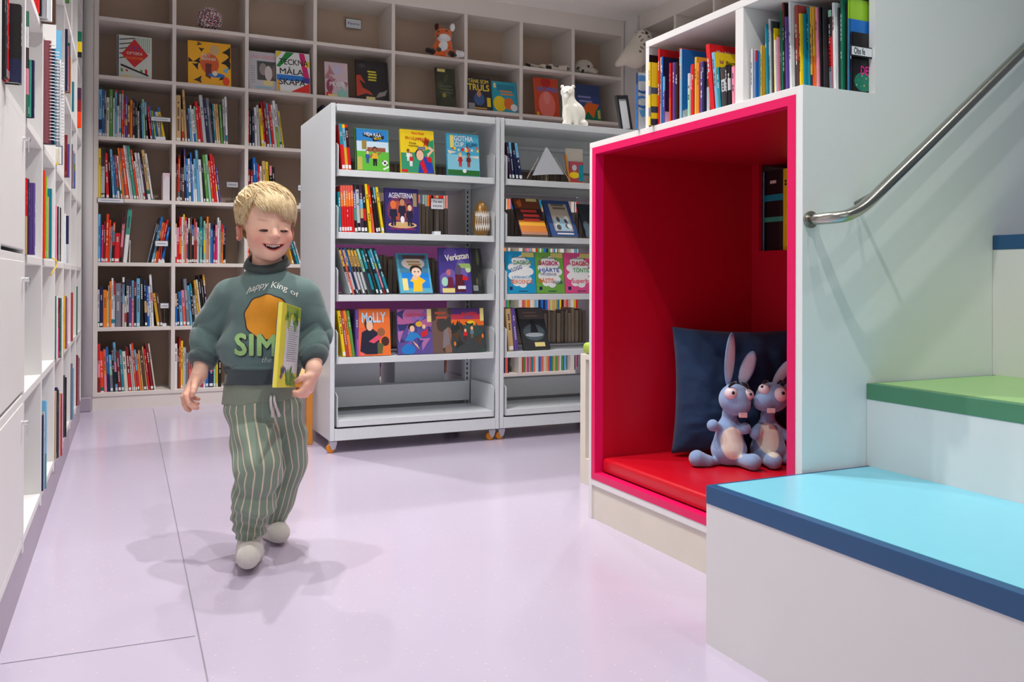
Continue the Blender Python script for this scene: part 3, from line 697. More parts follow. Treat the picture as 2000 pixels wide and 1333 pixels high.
left('2.6 5 -20 0 k;8 3.2 -20 0 K;11.6 3 -10 0 r;15.8 23 9 0 k70n30', 3, 'on top of the locked left doors')
left('51 3.2 22 0 G15w20k20p25G20;55 4.2 117 0 E;59.6 6 118 0 n;', 3, 'eye-level shelf, first open left bay')
left('49.5 3 348 0 r50T50;52.6 3.6 350 0 V;56.6 11 358 0 v', 2, 'shelf beside middle locked door, left bookcase')
left('84.6 4 333 0 O;88.8 3 345 0 l;92.2 2.6 385 0 T;95.2 6 369 0 t', 2, 'second open left bay, third shelf up')
left('108.3 3.2 402 0 p;111.8 2.6 404 0 k;114.8 1.8 404 0 A;116.9 2.2 406 0 k', 2, 'third open left bay, third shelf up')
left('126.2 2.4 418 0 w;130.2 4 422 0 n60A40', 2, 'fourth open left bay, third shelf up')
left('109 1.4 579 0 G;110.6 3.2 580 0 w;114 2.4 582 0 R50m50;116.6 2 583 0 V;118.8 1.8 583 0 G;120.8 3.2 579 0 w;124.4 1.6 580 0 z', 1, 'third open left bay, second shelf up')
left('126.6 2 578 0 z;128.8 1.8 579 0 n;130.8 3 582 0 p', 1, 'fourth open left bay, second shelf up')
left('141.6 2 572 0 q', 1, 'fifth open left bay, second shelf up')
left('150.6 1.8 560 0 G', 1, 'last left bay, second shelf up')
left('85.4 1.8 812 0 n;87.4 1.6 806 0 A;89.2 3.6 784 0 s60t40', 0, 'bottom shelf, second open left bay')
left('109 2.6 765 0 T;112 2.4 758 0 n;114.8 1.8 762 0 n;117 2.8 768 0 T;120.2 3.4 770 0 m', 0, 'bottom shelf, third open left bay')
left('126.3 2 734 0 K;128.6 3 738 0 k', 0, 'bottom shelf, fourth open left bay')
left('141 2.4 711 0 a;144 2 720 0 s', 0, 'bottom shelf, fifth open left bay')
left('151.4 1.6 694 0 R;153.4 1.6 696 0 a;155.4 1.4 700 0 q', 0, 'bottom shelf, last left bay')
left('110 8.6 60 0 s', 4, 'upper shelf, third open left bay')
left('128 2.6 57 0 n;131 1.8 90 0 p;133.4 1.8 84 0 G;135.6 1.2 112 0 o', 4, 'upper shelf, fourth open left bay')
left('142.4 1.2 160 0 t', 4, 'upper shelf, fifth open left bay')
left('153.2 5 172 0 V30R30O40', 4, 'upper shelf, last left bay')
left('126 1.6 265 0 R;128.4 2.6 264 0 R;132.6 2.6 282 0 v', 3, 'eye-level shelf, fourth open left bay', off=-.02)
left('140.6 1.2 282 0 a;142.6 1.4 295 0 c;144.4 2.4 300 0 s30g20b50', 3, 'eye-level shelf, fifth open left bay')
left('153.4 5 62 0 G40y40k20', 5, 'top visible shelf, last left bay')
left('129.4 4 -30 0 g', 5, 'top visible shelf, fourth open left bay')
left('111 2 322 0 y;114 2 290 0 i;117 2 288 0 w;120.4 1.6 285 0 a', 3, 'eye-level shelf, third open left bay')

# picture books standing on the nook block (spines face the room, covers face the camera)
def nook(spec, org, sc_, plane, where, **kw):
    return book_row(spec, org, sc_, plane=plane, a=(0, -1), n=(1, 0), zs=BT, where=where, rng=len(spec), group='picture books on the nook block', bname='picture_book', **{**dict(dep=.2, maxh=.262, sticker=False, bays=[(-2.2020, -1.8058), (-1.7743, -1.5736), (-2.53, -2.2206)]), **kw})
WH = nook('66 16 520 0 n20b80', (1230, 60), 6.346, ((BX - .012, 2.3), (BX - .012, 1.5)), 'end of row outside the small shelf', dep=.2, covers='A')
nook('228 6 300 0 k', (1230, 60), 6.346, ((BX - .004, 2.3), (BX - .004, 1.5)), 'behind yellow-banded book at shelf end', dep=.21)
YE = nook('240 20 395 0 y38a14y20a14y14', (1230, 60), 6.346, ((BX - .012, 2.3), (BX - .012, 1.5)), 'yellow-banded one at shelf end', dep=.2, covers='y')
LB = nook('352 20 232 0 r;375 10 335 0 i;386 20 325 0 b;408 20 572 0 s30v70;500 18 405 0 r60O40;520 24 395 0 v;546 24 390 0 V;572 18 390 0 k;594 20 215 0 O;616 22 228 0 s;704 34 530 0 A40e60;744 12 450 0 p;758 22 425 0 r;782 18 418 0 r;804 28 330 0 z;836 22 400 0 o;862 42 385 0 v;906 22 395 0 n;930 38 395 0 B50A50',
     (1230, 60), 6.346, ((BX + .010, 2.3), (BX + .010, 1.5)), 'left bay, shelf on nook', covers='-,-,n,n,-,-,-,-,-,b,-,-,-,-,-,-,-,-,-,l,b,k')
SG = nook('1006 46 180 -66 r;1058 34 275 -54 s;1096 26 460 -30 t;1124 60 460 -24 K30A30K40;1186 20 430 -16 k;1210 34 450 -12 k30A30k40;1250 40 445 -8 p', (1230, 60), 6.346, ((BX + .010, 2.3), (BX + .010, 1.5)),
     'slanting group by divider, shelf on nook', covers='r,y,k,A,k,k,p')
PR = ((1.4935, 1.768), (1.642, 1.587))
NB2 = nook('146 34 580 0 w;224 24 600 0 r22b78;250 20 595 0 e;274 26 540 0 z;344 28 285 -34 t;376 34 225 -36 A;414 20 250 -30 K;436 20 335 -44 y90r10;458 22 480 -44 w;484 10 440 -40 p;496 26 135 -52 G;524 24 130 -40 G;550 30 30 -42 R25k75;582 34 205 -34 v;620 42 4 -40 w;668 24 400 -40 B;694 54 65 -40 q60K40;752 34 165 -42 y;788 24 165 -32 t;814 42 85 -36 t;858 40 80 -38 z76V24;900 26 85 -30 z55O45;944 40 95 -50 p;988 22 85 -40 k;1012 16 80 -26 K;1070 68 120 -42 e8k24r35a33;1142 48 35 -40 w;1194 20 90 -20 K;1218 50 0 -12 G;1270 22 40 0 k;1294 8 -24 0 l;1304 8 225 0 b;1314 30 380 0 k',
     (1440, 0), 6.06, PR, 'right bay, shelf on nook', maxh=.243, dep=.17, covers='w,-,-,-,-,-,-,-,-,-,-,-,-,-,-,-,-,-,-,-,-,-,-,-,-,-,-,-,-,-,l,b,k')

def on_cover(o, polys=(), texts=()):
    """printed shapes and lettering on the cover that faces the camera"""
    t, d_, h = DIM[o]
    if polys:
        m = MB()
        for k, (p, c) in enumerate(polys): m.face([(t + .0003 + k * .00005, y * d_, z * h) for y, z in p], lin(PAL[c]) if isinstance(c, str) else lin(c))
        m.build('picture', M['print'], o, paint=True)
    for s, y, z, fw, hh, c in texts:
        text_obj('lettering', s, hh, c, o, Matrix.Translation((t + .0008, y * d_, z * h)) @ Matrix.Rotation(PI / 2, 4, 'Z'), bold=.03, fit=fw * d_)
def on_spine(o, s, z, ln, c, frac=.6):
    t, d_, h = DIM[o]; vs, fs = text_mesh(s, 1, .02)
    w = max(v[0] for v in vs) - min(v[0] for v in vs); hh = max(v[2] for v in vs) - min(v[2] for v in vs); b = MB()
    b.v = [(t / 2 + v[2] / hh * t * frac, -.0012, z * h - v[0] / w * ln * h) for v in vs]; b.f = [tuple(f) for f in fs]; b.c = [lin(PAL[c])] * len(fs)
    b.build('lettering', M['print'], o, paint=True)
wv = lambda y0, y1, z, a, w: [(y0 + (y1 - y0) * k / 8, z + a * math.sin(k * 1.1)) for k in range(9)] + [(y0 + (y1 - y0) * k / 8, z + w + a * math.sin(k * 1.1 + .4)) for k in range(8, -1, -1)]
on_cover(WH[0], [(wv(.02, .98, .84, .02, .1), (70, 130, 190)), (wv(.02, .98, .66, -.03, .05), (40, 90, 160)), (wv(.02, .98, .52, .04, .04), (60, 120, 190)), (wv(.02, .98, .40, -.03, .05), (50, 100, 170)), ([(.05, .34), (.3, .38), (.34, .26), (.12, .22)], (90, 150, 200)), (wv(.3, .8, .16, .02, .012), 'K')])
on_cover(YE[0], [([(.02, .60), (.98, .62), (.98, .52), (.02, .50)], (70, 80, 100)), ([(.02, .30), (.98, .32), (.98, .22), (.02, .20)], (50, 70, 86)), ([(.02, .10), (.98, .16), (.98, .0), (.02, .0)], (36, 46, 66))])
on_cover(LB[3], [([(.02, .26), (.98, .24), (.98, .01), (.02, .01)], (200, 190, 222))], [('MI', .42, .68, .34, .035, (230, 40, 110))])
on_cover(LB[9], [([(.2, .70), (.34, .82), (.3, .74), (.42, .84), (.4, .73), (.55, .74), (.34, .66)], 'z'), ([(.02, .12), (.2, .2), (.3, .16), (.3, .01), (.02, .01)], 'A')])
on_cover(SG[1], [([(.14, .88), (.2, .84), (.26, .88), (.25, .8), (.15, .8)], (170, 110, 80))], [('Barnilla G', .62, .82, .6, .016, (60, 50, 20))])
on_cover(SG[0], [], [('Max Nilsson Dr', .5, .88, .66, .014, 'A')])
on_cover(SG[3], [([(.05, .95), (.28, .86), (.05, .78)], 'i'), ([(.05, .74), (.28, .66), (.05, .58)], 'i'), ([(.05, .54), (.28, .46), (.05, .38)], 'i')])
nb = {k: NB2[k] for k in range(len(NB2))}
on_cover(NB2[0], [([(.1 + .28 * math.cos(a) + .3, .62 + .2 * math.sin(a)) for a in [k * .63 for k in range(10)]], (206, 60, 50)), ([(.4 + .17 * math.cos(a), .62 + .13 * math.sin(a)) for a in [k * .63 for k in range(10)]], 'w'), ([(.1, .4), (.9, .44), (.9, .12), (.1, .05)], (196, 50, 50)), ([(.1, .12), (.5, .3), (.9, .22), (.9, .01), (.1, .01)], (30, 90, 170))])
on_cover(NB2[-1], [([(.35 + .28 * math.cos(a), .2 + .16 * math.sin(a)) for a in [k * .52 for k in range(12)]], (30, 120, 96)), ([(.9, .72), (.94, .78), (.92, .7)], 'y')] + [([(y - .02, z), (y, z + .018), (y + .02, z), (y, z - .018)], c) for y, z, c in ((.3, .3, 'e'), (.2, .22, 'E'), (.42, .26, 'e'), (.36, .14, 'h'), (.5, .18, 'E'), (.26, .12, 'E'), (.5, .3, 'h'), (.14, .14, 'e'))], [('DET', .42, .38, .34, .03, (236, 40, 150))])
on_spine(NB2[-1], 'ALLA', .86, .2, 'm', .7); on_spine(NB2[-1], 'HÄR', .44, .18, 'm', .7)
for o, s, z, ln, c in ((NB2[25], 'KOLLA KONST', .48, .42, 'n'), (NB2[24], 'MITT EGET MUSEUM', .22, .4, 'K'), (NB2[5], 'VÄNNEN', .4, .3, 'K'), (NB2[19], 'MAIA HERBLE', .72, .4, 'K'), (NB2[17], 'TESS', .4, .2, 'O'), (NB2[21], 'ROSA HIMLEN', .5, .5, 'c'), (NB2[10], 'SAGAN OM SOMMAREN', .5, .7, 'A')): on_spine(o, s, z, ln, c)
# ------------------------------------------------------------------ face-out books
def blob(cx, cy, rx, ry, n=20, a=0.):
    return [(cx + rx * math.cos(2 * PI * k / n) * math.cos(a) - ry * math.sin(2 * PI * k / n) * math.sin(a), cy + rx * math.cos(2 * PI * k / n) * math.sin(a) + ry * math.sin(2 * PI * k / n) * math.cos(a)) for k in range(n)]
def colr(c): return lin(PAL[c]) if isinstance(c, str) and len(c) == 1 else lin(c)
def clip01(poly):
    for ax, lim, sg in ((0, .01, 1), (0, .99, -1), (1, .008, 1), (1, .992, -1)):
        out = []
        for p, q in zip(poly, poly[1:] + poly[:1]):
            ip = (p[ax] - lim) * sg >= 0; iq = (q[ax] - lim) * sg >= 0
            if ip: out.append(p)
            if ip != iq:
                t = (lim - p[ax]) / (q[ax] - p[ax]); out.append((p[0] + t * (q[0] - p[0]), p[1] + t * (q[1] - p[1])))
        poly = out
        if len(poly) < 3: return []
    return poly
def person_art(x, y, s, skin, hair, top, leg=None, arms=0):
    """small printed figure: head, hair, torso, legs"""
    o = []
    if leg: o += [('p', [(x - .30 * s, y - .9 * s), (x + .30 * s, y - .9 * s), (x + .26 * s, y - 1.9 * s), (x + .04 * s, y - 1.9 * s), (x, y - 1.2 * s), (x - .06 * s, y - 1.9 * s), (x - .3 * s, y - 1.9 * s)], leg)]
    o += [('p', [(x - .42 * s, y - .38 * s), (x + .42 * s, y - .38 * s), (x + .5 * s, y - 1.05 * s), (x - .5 * s, y - 1.05 * s)], top)]
    if arms: o += [('p', [(x - .4 * s, y - .4 * s), (x - .85 * s, y - .9 * s), (x - .7 * s, y - 1. * s), (x - .34 * s, y - .66 * s)], skin), ('p', [(x + .4 * s, y - .4 * s), (x + .9 * s, y - .2 * s), (x + .92 * s, y - .36 * s), (x + .36 * s, y - .66 * s)], skin)]
    o += [('e', x, y + .06 * s, .36 * s, .36 * s, hair), ('e', x + .02 * s, y - .06 * s, .29 * s, .31 * s, skin)]
    return o
def face_book(px, plane_y, zs, label, cat='book', bg='w', spine=None, art=(), texts=(), thick=.014, back=.16, lean=0., group=None, sticker=None, name='face_out_book', rz=0.):
    """px = (left, right, top) sight lines; stands on zs at plane_y, tipped back a little, lean = sideways slant"""
    ul, ur, vt = px
    pl_ = at(ul, vt, y=plane_y); pr_ = at(ur, vt, y=plane_y); w_ = pr_.x - pl_.x; h = .2
    for _ in range(8): h = (at(ul, vt, y=plane_y + h * math.sin(back)).z - zs) / math.cos(back)
    r = thing(name, label, cat, (pl_.x, plane_y, zs + .0008 + thick * math.sin(back)), 0, group)
    b = MB(); c = colr(bg)
    b.box((0.0015, .0015, .0025), (w_ - .002, thick - .0015, h - .0025), PAGE); b.box((0, 0, 0), (w_, .0016, h), c); b.box((0, thick - .0016, 0), (w_, thick, h), c); b.box((0, .0016, 0), (.002, thick - .0016, h), colr(spine) if spine else c)
    o = b.build('cover', M['print'], r, paint=True)
    m = MB(); n = 0
    if spine: art = [('r', 0, 0, .045, 1, spine)] + list(art)
    for a in art:
        n += 1
        if a[0] == 'e': poly = blob(a[1], a[2] , a[3], a[4] * 1., a=(a[6] if len(a) > 6 else 0)); cc = a[5]
        elif a[0] == 'r': poly = [(a[1], a[2]), (a[3], a[2]), (a[3], a[4]), (a[1], a[4])]; cc = a[5]
        else: poly = a[1]; cc = a[2]
        poly = clip01(list(poly))
        if poly: m.face([(x * w_, -.0002 - n * .00004, y * h) for x, y in poly], colr(cc))
    if sticker:
        n += 1; x0, y0, x1, y1 = sticker; y0 = max(y0, .006); m.face([(x * w_, -.0004 - n * .00004, y * h) for x, y in ((x0, y0), (x1, y0), (x1, y1), (x0, y1))], lin((232, 216, 140)))
    top = .0006 + n * .00004
    if m.f: m.build('picture', M['print'], r, paint=True)
    for t in texts:
        s, cx, cy, fw, cc = t[:5]; hh = t[5] if len(t) > 5 else .1; bold = t[6] if len(t) > 6 else .02; rotz = t[7] if len(t) > 7 else 0
        text_obj('title', s, hh * h * 1.35, cc, r, Matrix.Translation((cx * w_, -top, cy * h)) @ Matrix.Rotation(-rotz, 4, 'Y'), bold=bold, fit=fw * w_)
    r.rotation_euler = (-back, lean, rz)
    return r
def bars(x0, y0, x1, n, dy, c, h=.012, jag=.12, seed=1):
    rr = random.Random(seed); return [('r', x0 + rr.uniform(0, jag) * (x1 - x0), y0 - k * dy, x1 - rr.uniform(0, jag) * (x1 - x0), y0 - k * dy + h, c) for k in range(n)]
def scat(n, seed, cols, x=(0, 1), y=(0, 1), r=(.03, .1), asp=1.):
    rr = random.Random(seed); return [('e', rr.uniform(*x), rr.uniform(*y), rr.uniform(*r), rr.uniform(*r) * asp, rr.choice(cols), rr.uniform(0, 3)) for k in range(n)]
def wedge(n, seed, cols, x=(0, 1), y=(0, 1), s=(.08, .22)):
    rr = random.Random(seed); o = []
    for k in range(n):
        cx, cy, q, t = rr.uniform(*x), rr.uniform(*y), rr.uniform(*s), rr.uniform(0, 6)
        o.append(('p', [(cx + q * math.cos(t + a) * f, cy + q * math.sin(t + a) * f) for a, f in ((0, 1), (1.2, .35), (2.3, .9), (3.4, .3), (4.6, .8), (5.5, .4))], rr.choice(cols)))
    return o
SK, SK2, SK3 = (236, 190, 160), (150, 96, 66), (200, 140, 100)
zB = ROWZ[5]; yB = YB + .03
G1 = 'face-out books on the upper shelf of the back bookcase'
diamond = [('p', [(.12, .55), (.5, .93), (.9, .56), (.5, .25)], (206, 34, 40))]
stripes = [('p', [(.06, .9 - k * .055), (.5, .96 - k * .05), (.5, .935 - k * .05), (.06, .875 - k * .055)], 'K') for k in range(0, 9, 2)] + [('p', [(.5 + k * .06, .97), (.53 + k * .06, .97), (.53 + k * .06, .62), (.5 + k * .06, .62)], (150, 190, 160)) for k in range(8)] + [('p', [(.1 + k * .14, .14 + .02 * k), (.17 + k * .14, .12 + .02 * k), (.17 + k * .14, .2 - .02 * k), (.1 + k * .14, .22 - .02 * k)], 'r' if k % 2 else 'g') for k in range(6)] + [('p', [(.1, .32), (.9, .1), (.9, .06), (.1, .27)], 'k')]
face_book((229, 297, 68), yB, zB, 'book of optical illusions with red diamond on its black and white cover', bg=(214, 220, 212), spine='n', art=stripes + diamond, texts=[('101', .5, .7, .24, (90, 70, 170), .1), ('OPTISKA', .5, .58, .46, 'i', .07), ('ILLUSIONER', .5, .47, .5, 'o', .06)], sticker=(.12, -.0, .4, .05), group=G1)
face_book((368, 452, 79), yB, zB, 'square yellow book face-out with black dancing figures, second back bay', bg=(246, 180, 30), art=wedge(12, 4, ['k', 'B', 'k'], s=(.08, .2)) + [('e', .5, .5, .22, .24, (214, 90, 40)), ('e', .62, .82, .12, .12, 'T'), ('p', [(.4, .5), (.55, .5), (.52, .14), (.4, .2)], (110, 40, 30)), ('e', .66, .24, .2, .05, 'b'), ('e', .62, .28, .06, .06, 'i'), ('p', [(.8, .36), (.95, .46), (.9, .3)], 's'), ('e', .88, .12, .08, .1, 'O')], texts=[('DET', .42, .68, .2, 'i', .07), ('BRINNER', .48, .6, .34, 'i', .07)], group=G1)
face_book((487, 549, 100), yB, zB, 'pale grey book face-out with a group photo, third back bay', bg=(196, 194, 202), art=[('r', .26, .26, 1, .76, (70, 74, 72)), ('e', .45, .55, .12, .16, (150, 140, 136)), ('e', .62, .45, .12, .2, (210, 200, 200)), ('e', .85, .5, .12, .2, (120, 100, 92)), ('r', .45, .12, .75, .26, (228, 214, 150)), ('r', .2, .05, .7, .1, (150, 190, 210))] + bars(.05, .6, .2, 8, .06, 'a'), texts=[('JAG GREJAR', .5, .86, .86, (226, 150, 160), .09)], group=G1)
face_book((541, 607, 100), yB - .018, zB, 'white book face-out with rainbow brush strokes, third back bay', bg='w', art=[('p', [(0, .62), (.3, 1), (.55, 1), (.1, .6)], (20, 140, 60)), ('p', [(0, .98), (0, .8), (.2, 1)], 'y'), ('p', [(.68, 1), (.84, 1), (.98, .38), (.8, .4)], (214, 20, 110)), ('r', 0, .28, .82, .42, (20, 120, 210)), ('p', [(.8, .4), (.99, .38), (.99, .24), (.74, .26)], (70, 50, 140)), ('p', [(.4, 0), (.99, .26), (.99, 0)], (226, 34, 24)), ('r', 0, 0, .1, .28, 'z'), ('r', .86, .66, .99, .8, 'y')], texts=[('TECKNA', .52, .74, .86, 'k', .15), ('MÅLA', .44, .5, .7, 'k', .15), ('SKAPA', .46, .24, .78, 'k', .16)], group=G1)
face_book((636, 681, 121), yB, zB, 'small pastel collage book about pride, fourth back bay', bg=(214, 190, 200), art=wedge(10, 9, [(176, 120, 130), (120, 90, 110), (226, 214, 226), (150, 196, 206)], s=(.1, .25)) + [('e', .55, .78, .18, .14, (200, 190, 220)), ('e', .2, .3, .15, .2, (150, 60, 90)), ('r', .5, .0, .98, .2, (150, 200, 190)), ('r', .04, .0, .3, .12, (220, 30, 50))], texts=[('PRIDE', .5, .36, .62, 'w', .12, .035)], sticker=(.12, -.01, .5, .07), group=G1)
face_book((697, 759.5, 117), yB, zB, 'black book with a coiling red dragon, fourth back bay', bg=(30, 22, 28), art=[('p', [(.0, .06), (.3, .16), (.52, .12), (.42, .22), (.2, .3), (.1, .5), (.3, .4), (.14, .62), (.0, .6)], (196, 66, 40)), ('p', [(.6, .06), (.9, .14), (.98, .3), (.86, .24), (.7, .2)], (150, 140, 140)), ('e', .2, .86, .1, .06, (60, 50, 56))] + bars(.36, .7, .66, 4, .07, (220, 210, 60), .04), sticker=(.3, -.02, .58, .08), group=G1)
face_book((854, 892, 133), yB, zB, 'slim dark green book standing alone in fifth back bay', bg=(52, 58, 40), art=scat(8, 3, [(70, 76, 54), (40, 44, 32)], r=(.06, .2)) + [('e', .4, .3, .1, .06, (150, 140, 60))] + bars(.15, .52, .9, 3, .08, (90, 96, 70), .03), sticker=(.1, .9, .5, .98), group=G1)
face_book((914, 961, 150), yB, zB, 'navy book with big yellow title and footballer photo, sixth back bay', bg=(44, 44, 60), art=[('e', .5, .34, .22, .2, (60, 96, 150)), ('e', .5, .5, .09, .1, SK3), ('r', .04, .02, .3, .2, (150, 150, 156)), ('r', .82, .12, .98, .4, 'y'), ('r', .3, .04, .8, .08, 'z')], texts=[('TÄNK SOM', .5, .87, .84, (246, 216, 60), .12, .03), ('TRULS', .5, .68, .9, (246, 216, 60), .2, .035)], group=G1)
face_book((964, 1012, 159), yB - .016, zB, 'turquoise book with yellow and orange shapes, sixth back bay', bg=(40, 160, 186), art=[('e', .28, .26, .26, .26, 'y'), ('e', .65, .28, .2, .2, (226, 110, 50)), ('e', .85, .16, .14, .12, 'w'), ('r', .2, .7, .9, .9, (30, 130, 160)), ('r', .06, .78, .16, .94, (226, 214, 150))] + bars(.3, .66, .86, 2, .1, (230, 130, 60), .05), group=G1)
face_book((1047, 1094, 152), yB, zB, 'orange and red book about the body, beside the white bear', bg=(232, 110, 50), art=[('r', 0, 0, 1, 1, (206, 74, 44)), ('e', .5, .9, .2, .16, (190, 40, 36)), ('e', .5, .3, .34, .36, (236, 120, 110)), ('e', .5, .48, .14, .16, (240, 140, 130)), ('r', .06, .0, .14, .1, 'y')], texts=[('KROPPEN', .55, .7, .86, (60, 120, 200), .12, .04)], group=G1)
face_book((1124, 1176, 164), yB, zB, 'dark blue book with orange dinosaur-like shape, last back bay', bg=(60, 80, 140), art=[('r', 0, 0, 1, .36, (30, 120, 90)), ('r', 0, .66, 1, 1, (56, 74, 120)), ('p', [(.2, .2), (.5, .5), (.95, .46), (.8, .3), (.7, .06), (.5, .24), (.3, .04)], (236, 110, 40)), ('r', .86, .06, .96, .3, (200, 190, 100))] + bars(.15, .62, .7, 2, .12, (150, 150, 200), .05), group=G1)
# --- near steel unit
G2 = 'face-out books on the near steel shelf'; yM = MY - .0
fb = lambda px, z, label, **k: face_book(px, MY + .004, z, label, **{**dict(group=G2, back=.12, thick=.016), **k})
ball = [('e', .87, .2, .085, .065, 'w'), ('e', .87, .2, .035, .028, 'k'), ('e', .81, .24, .02, .016, 'k'), ('e', .93, .16, .02, .016, 'k')]
fb((695, 761, 251), 1.2953, 'football book with blue sky, green pitch and black spine, top shelf', bg=(96, 186, 60), spine='k', art=[('r', .045, .5, 1, 1, (40, 130, 200)), ('r', .045, .42, 1, .7, (200, 222, 236)), ('r', .2, .5, .34, .72, (150, 130, 60)), ('r', .36, .46, .9, .56, (150, 84, 60)), ('r', .045, 0, 1, .46, (96, 186, 60)), ('p', [(.8, .06), (1, .14), (1, .1), (.84, .03)], 'w'), ('p', [(.24, .9), (.52, .86), (.78, .93), (.78, .85), (.5, .78), (.24, .82)], 'k'), ('p', [(.5, .76), (.86, .86), (.86, .78), (.56, .7)], 'k')] + person_art(.36, .44, .14, SK, 'k', (60, 80, 150), (50, 70, 130)) + person_art(.58, .5, .2, SK2, (60, 40, 36), 'z', 'k', 1) + ball + [('r', .06, .0, .2, .32, (190, 180, 90))], texts=[('HEJA RÅÅ', .52, .86, .5, 'w', .08, .02, -.08), ('BOLL', .68, .78, .22, 'y', .06, .02, .16)])
fb((784, 850, 253), 1.2953, 'yellow football book with a boy in red and blue striped shirt', bg='y', art=[('r', 0, 0, 1, .46, (50, 150, 110)), ('p', [(.3, .46), (1, .46), (1, .8), (.8, .74), (.8, .56)], (40, 150, 100)), ('p', [(.5, 0), (.55, .26), (.7, .4), (.9, .34), (.99, 0)], (40, 60, 170)), ('p', [(.56, .24), (.66, .34), (.78, .04), (.68, 0)], 'r'), ('p', [(.74, .4), (.92, .38), (.92, .26), (.8, .28)], 'r'), ('p', [(.8, .38), (.99, .56), (.86, .64), (.78, .6), (.9, .54), (.78, .46)], SK), ('e', .56, .44, .13, .13, (50, 36, 30)), ('e', .57, .42, .11, .12, SK), ('r', .5, .55, .74, .62, 'a')] + person_art(.3, .42, .14, SK, 'B', (200, 40, 40), 'w') + person_art(.22, .5, .12, SK2, 'k', 'w', 'w') + [('p', [(.62, .76), (.86, .76), (.68, .62), (.74, .86), (.8, .62)], (196, 70, 30)), ('r', .02, .02, .2, .08, 'r')], texts=[('Mons Kheid', .52, .92, .36, 'O', .06), ('EN LILJAN', .38, .8, .46, (206, 80, 30), .07, .03, -.03), ('STJÄRNA', .7, .79, .36, (206, 80, 30), .06, .03), ('Första', .36, .69, .2, (120, 70, 20), .05), ('matchen', .38, .63, .28, (120, 70, 20), .05)])
fb((875, 938, 261), 1.2953, 'blue football cup book with two players, top shelf right', bg=(70, 170, 206), art=[('r', 0, 0, 1, .14, (40, 110, 50)), ('r', 0, .14, 1, .5, (130, 200, 222))] + scat(12, 5, ['r', 'y', 'i', 'c'], y=(.6, .68), r=(.03, .05)) + [('p', [(.02, .6), (.3, .56), (.06, .5)], 'i'), ('p', [(.98, .5), (.7, .45), (.97, .42)], 'i')] + person_art(.4, .5, .15, SK, 'T', (180, 40, 50), 'r', 1) + person_art(.66, .5, .15, SK2, 'k', (110, 40, 40), (170, 50, 50)) + [('e', .52, .12, .06, .05, 'w'), ('r', .1, .66, .22, .96, (226, 214, 120))], texts=[('GOTHIA', .52, .88, .58, 'w', .13, .03), ('CUP', .38, .74, .28, 'w', .11, .03), ('KUPP!', .78, .74, .34, (20, 70, 120), .1, .02)])
fb((754, 820, 368), 1.0098, 'dark blue book with three hooded agents, second steel shelf', bg=(50, 40, 110), art=[('e', .45, .5, .4, .34, (110, 50, 90)), ('e', .42, .5, .26, .22, (176, 80, 60)), ('e', .5, .18, .42, .07, (236, 190, 120)), ('e', .5, .18, .36, .05, (60, 50, 100)), ('e', .5, .18, .28, .05, 'T')] + person_art(.24, .62, .24, (226, 110, 50), (226, 120, 60), (30, 28, 60), (34, 30, 60)) + person_art(.5, .7, .24, SK3, (30, 26, 46), (30, 28, 56), (30, 28, 56)) + person_art(.72, .58, .22, SK, (36, 30, 60), (30, 28, 60), (34, 30, 60)) + [('e', .5, .3, .06, .08, 'w'), ('r', .83, .6, .94, .9, (160, 140, 100))], texts=[('AGENTERNA', .47, .83, .72, (226, 222, 232), .12, .03), ('MYSTERIET I HAMNEN', .5, .09, .74, (190, 60, 100), .04)], sticker=None)
fb((783, 846, 498), .7233, 'tilted light blue book, boy in yellow shirt on cover, third steel shelf', bg=(86, 170, 200), back=.42, art=[('r', .06, .5, .94, .97, (70, 130, 160)), ('e', .5, .74, .36, .15, (214, 200, 190)), ('r', .2, .86, .9, .95, (90, 70, 70)), ('r', .1, .12, .94, .5, (20, 130, 220)), ('p', [(.34, .3), (.46, .42), (.62, .42), (.82, .3), (.7, .22), (.68, .03), (.4, .03), (.44, .26)], (246, 190, 30)), ('e', .56, .58, .19, .12, (56, 34, 30)), ('e', .57, .52, .15, .12, (244, 214, 190)), ('e', .5, .38, .08, .06, SK), ('e', .52, .53, .03, .015, 'k'), ('e', .63, .53, .03, .015, 'k')] + bars(.3, .76, .76, 2, .07, (170, 140, 90), .045), sticker=(.1, .06, .26, .36))
fb((860, 923, 485), .7233, 'purple book with two teenagers and glowing lights, third steel shelf', bg=(70, 56, 140), art=scat(10, 8, [(90, 70, 160), (56, 50, 120), (110, 90, 170)], r=(.1, .25)) + [('e', .9, .56, .1, .1, (190, 220, 160)), ('e', .16, .26, .1, .1, (170, 220, 200)), ('r', .6, .56, .96, .66, (150, 180, 100)), ('p', [(.22, .02), (.26, .36), (.4, .36), (.46, .02)], (110, 30, 60)), ('e', .28, .46, .07, .07, (200, 110, 120)), ('p', [(.5, .04), (.48, .42), (.72, .42), (.8, .04)], (90, 20, 40)), ('p', [(.72, .4), (.9, .34), (.86, .28), (.7, .3)], 'r'), ('e', .58, .52, .1, .11, (90, 80, 110)), ('r', .56, .1, .8, .17, 'w')], texts=[('Verkstan', .56, .8, .74, (220, 214, 200), .14, .05, .14)], sticker=(.08, .02, .46, .12))
fb((924, 958, 486), .7233, 'dark slanting book at right end of third steel shelf', bg=(34, 34, 36), art=scat(5, 2, [(60, 60, 56), (90, 96, 70)], r=(.08, .2)) + [('r', .08, .06, .5, .18, (150, 160, 160))], rz=.5)
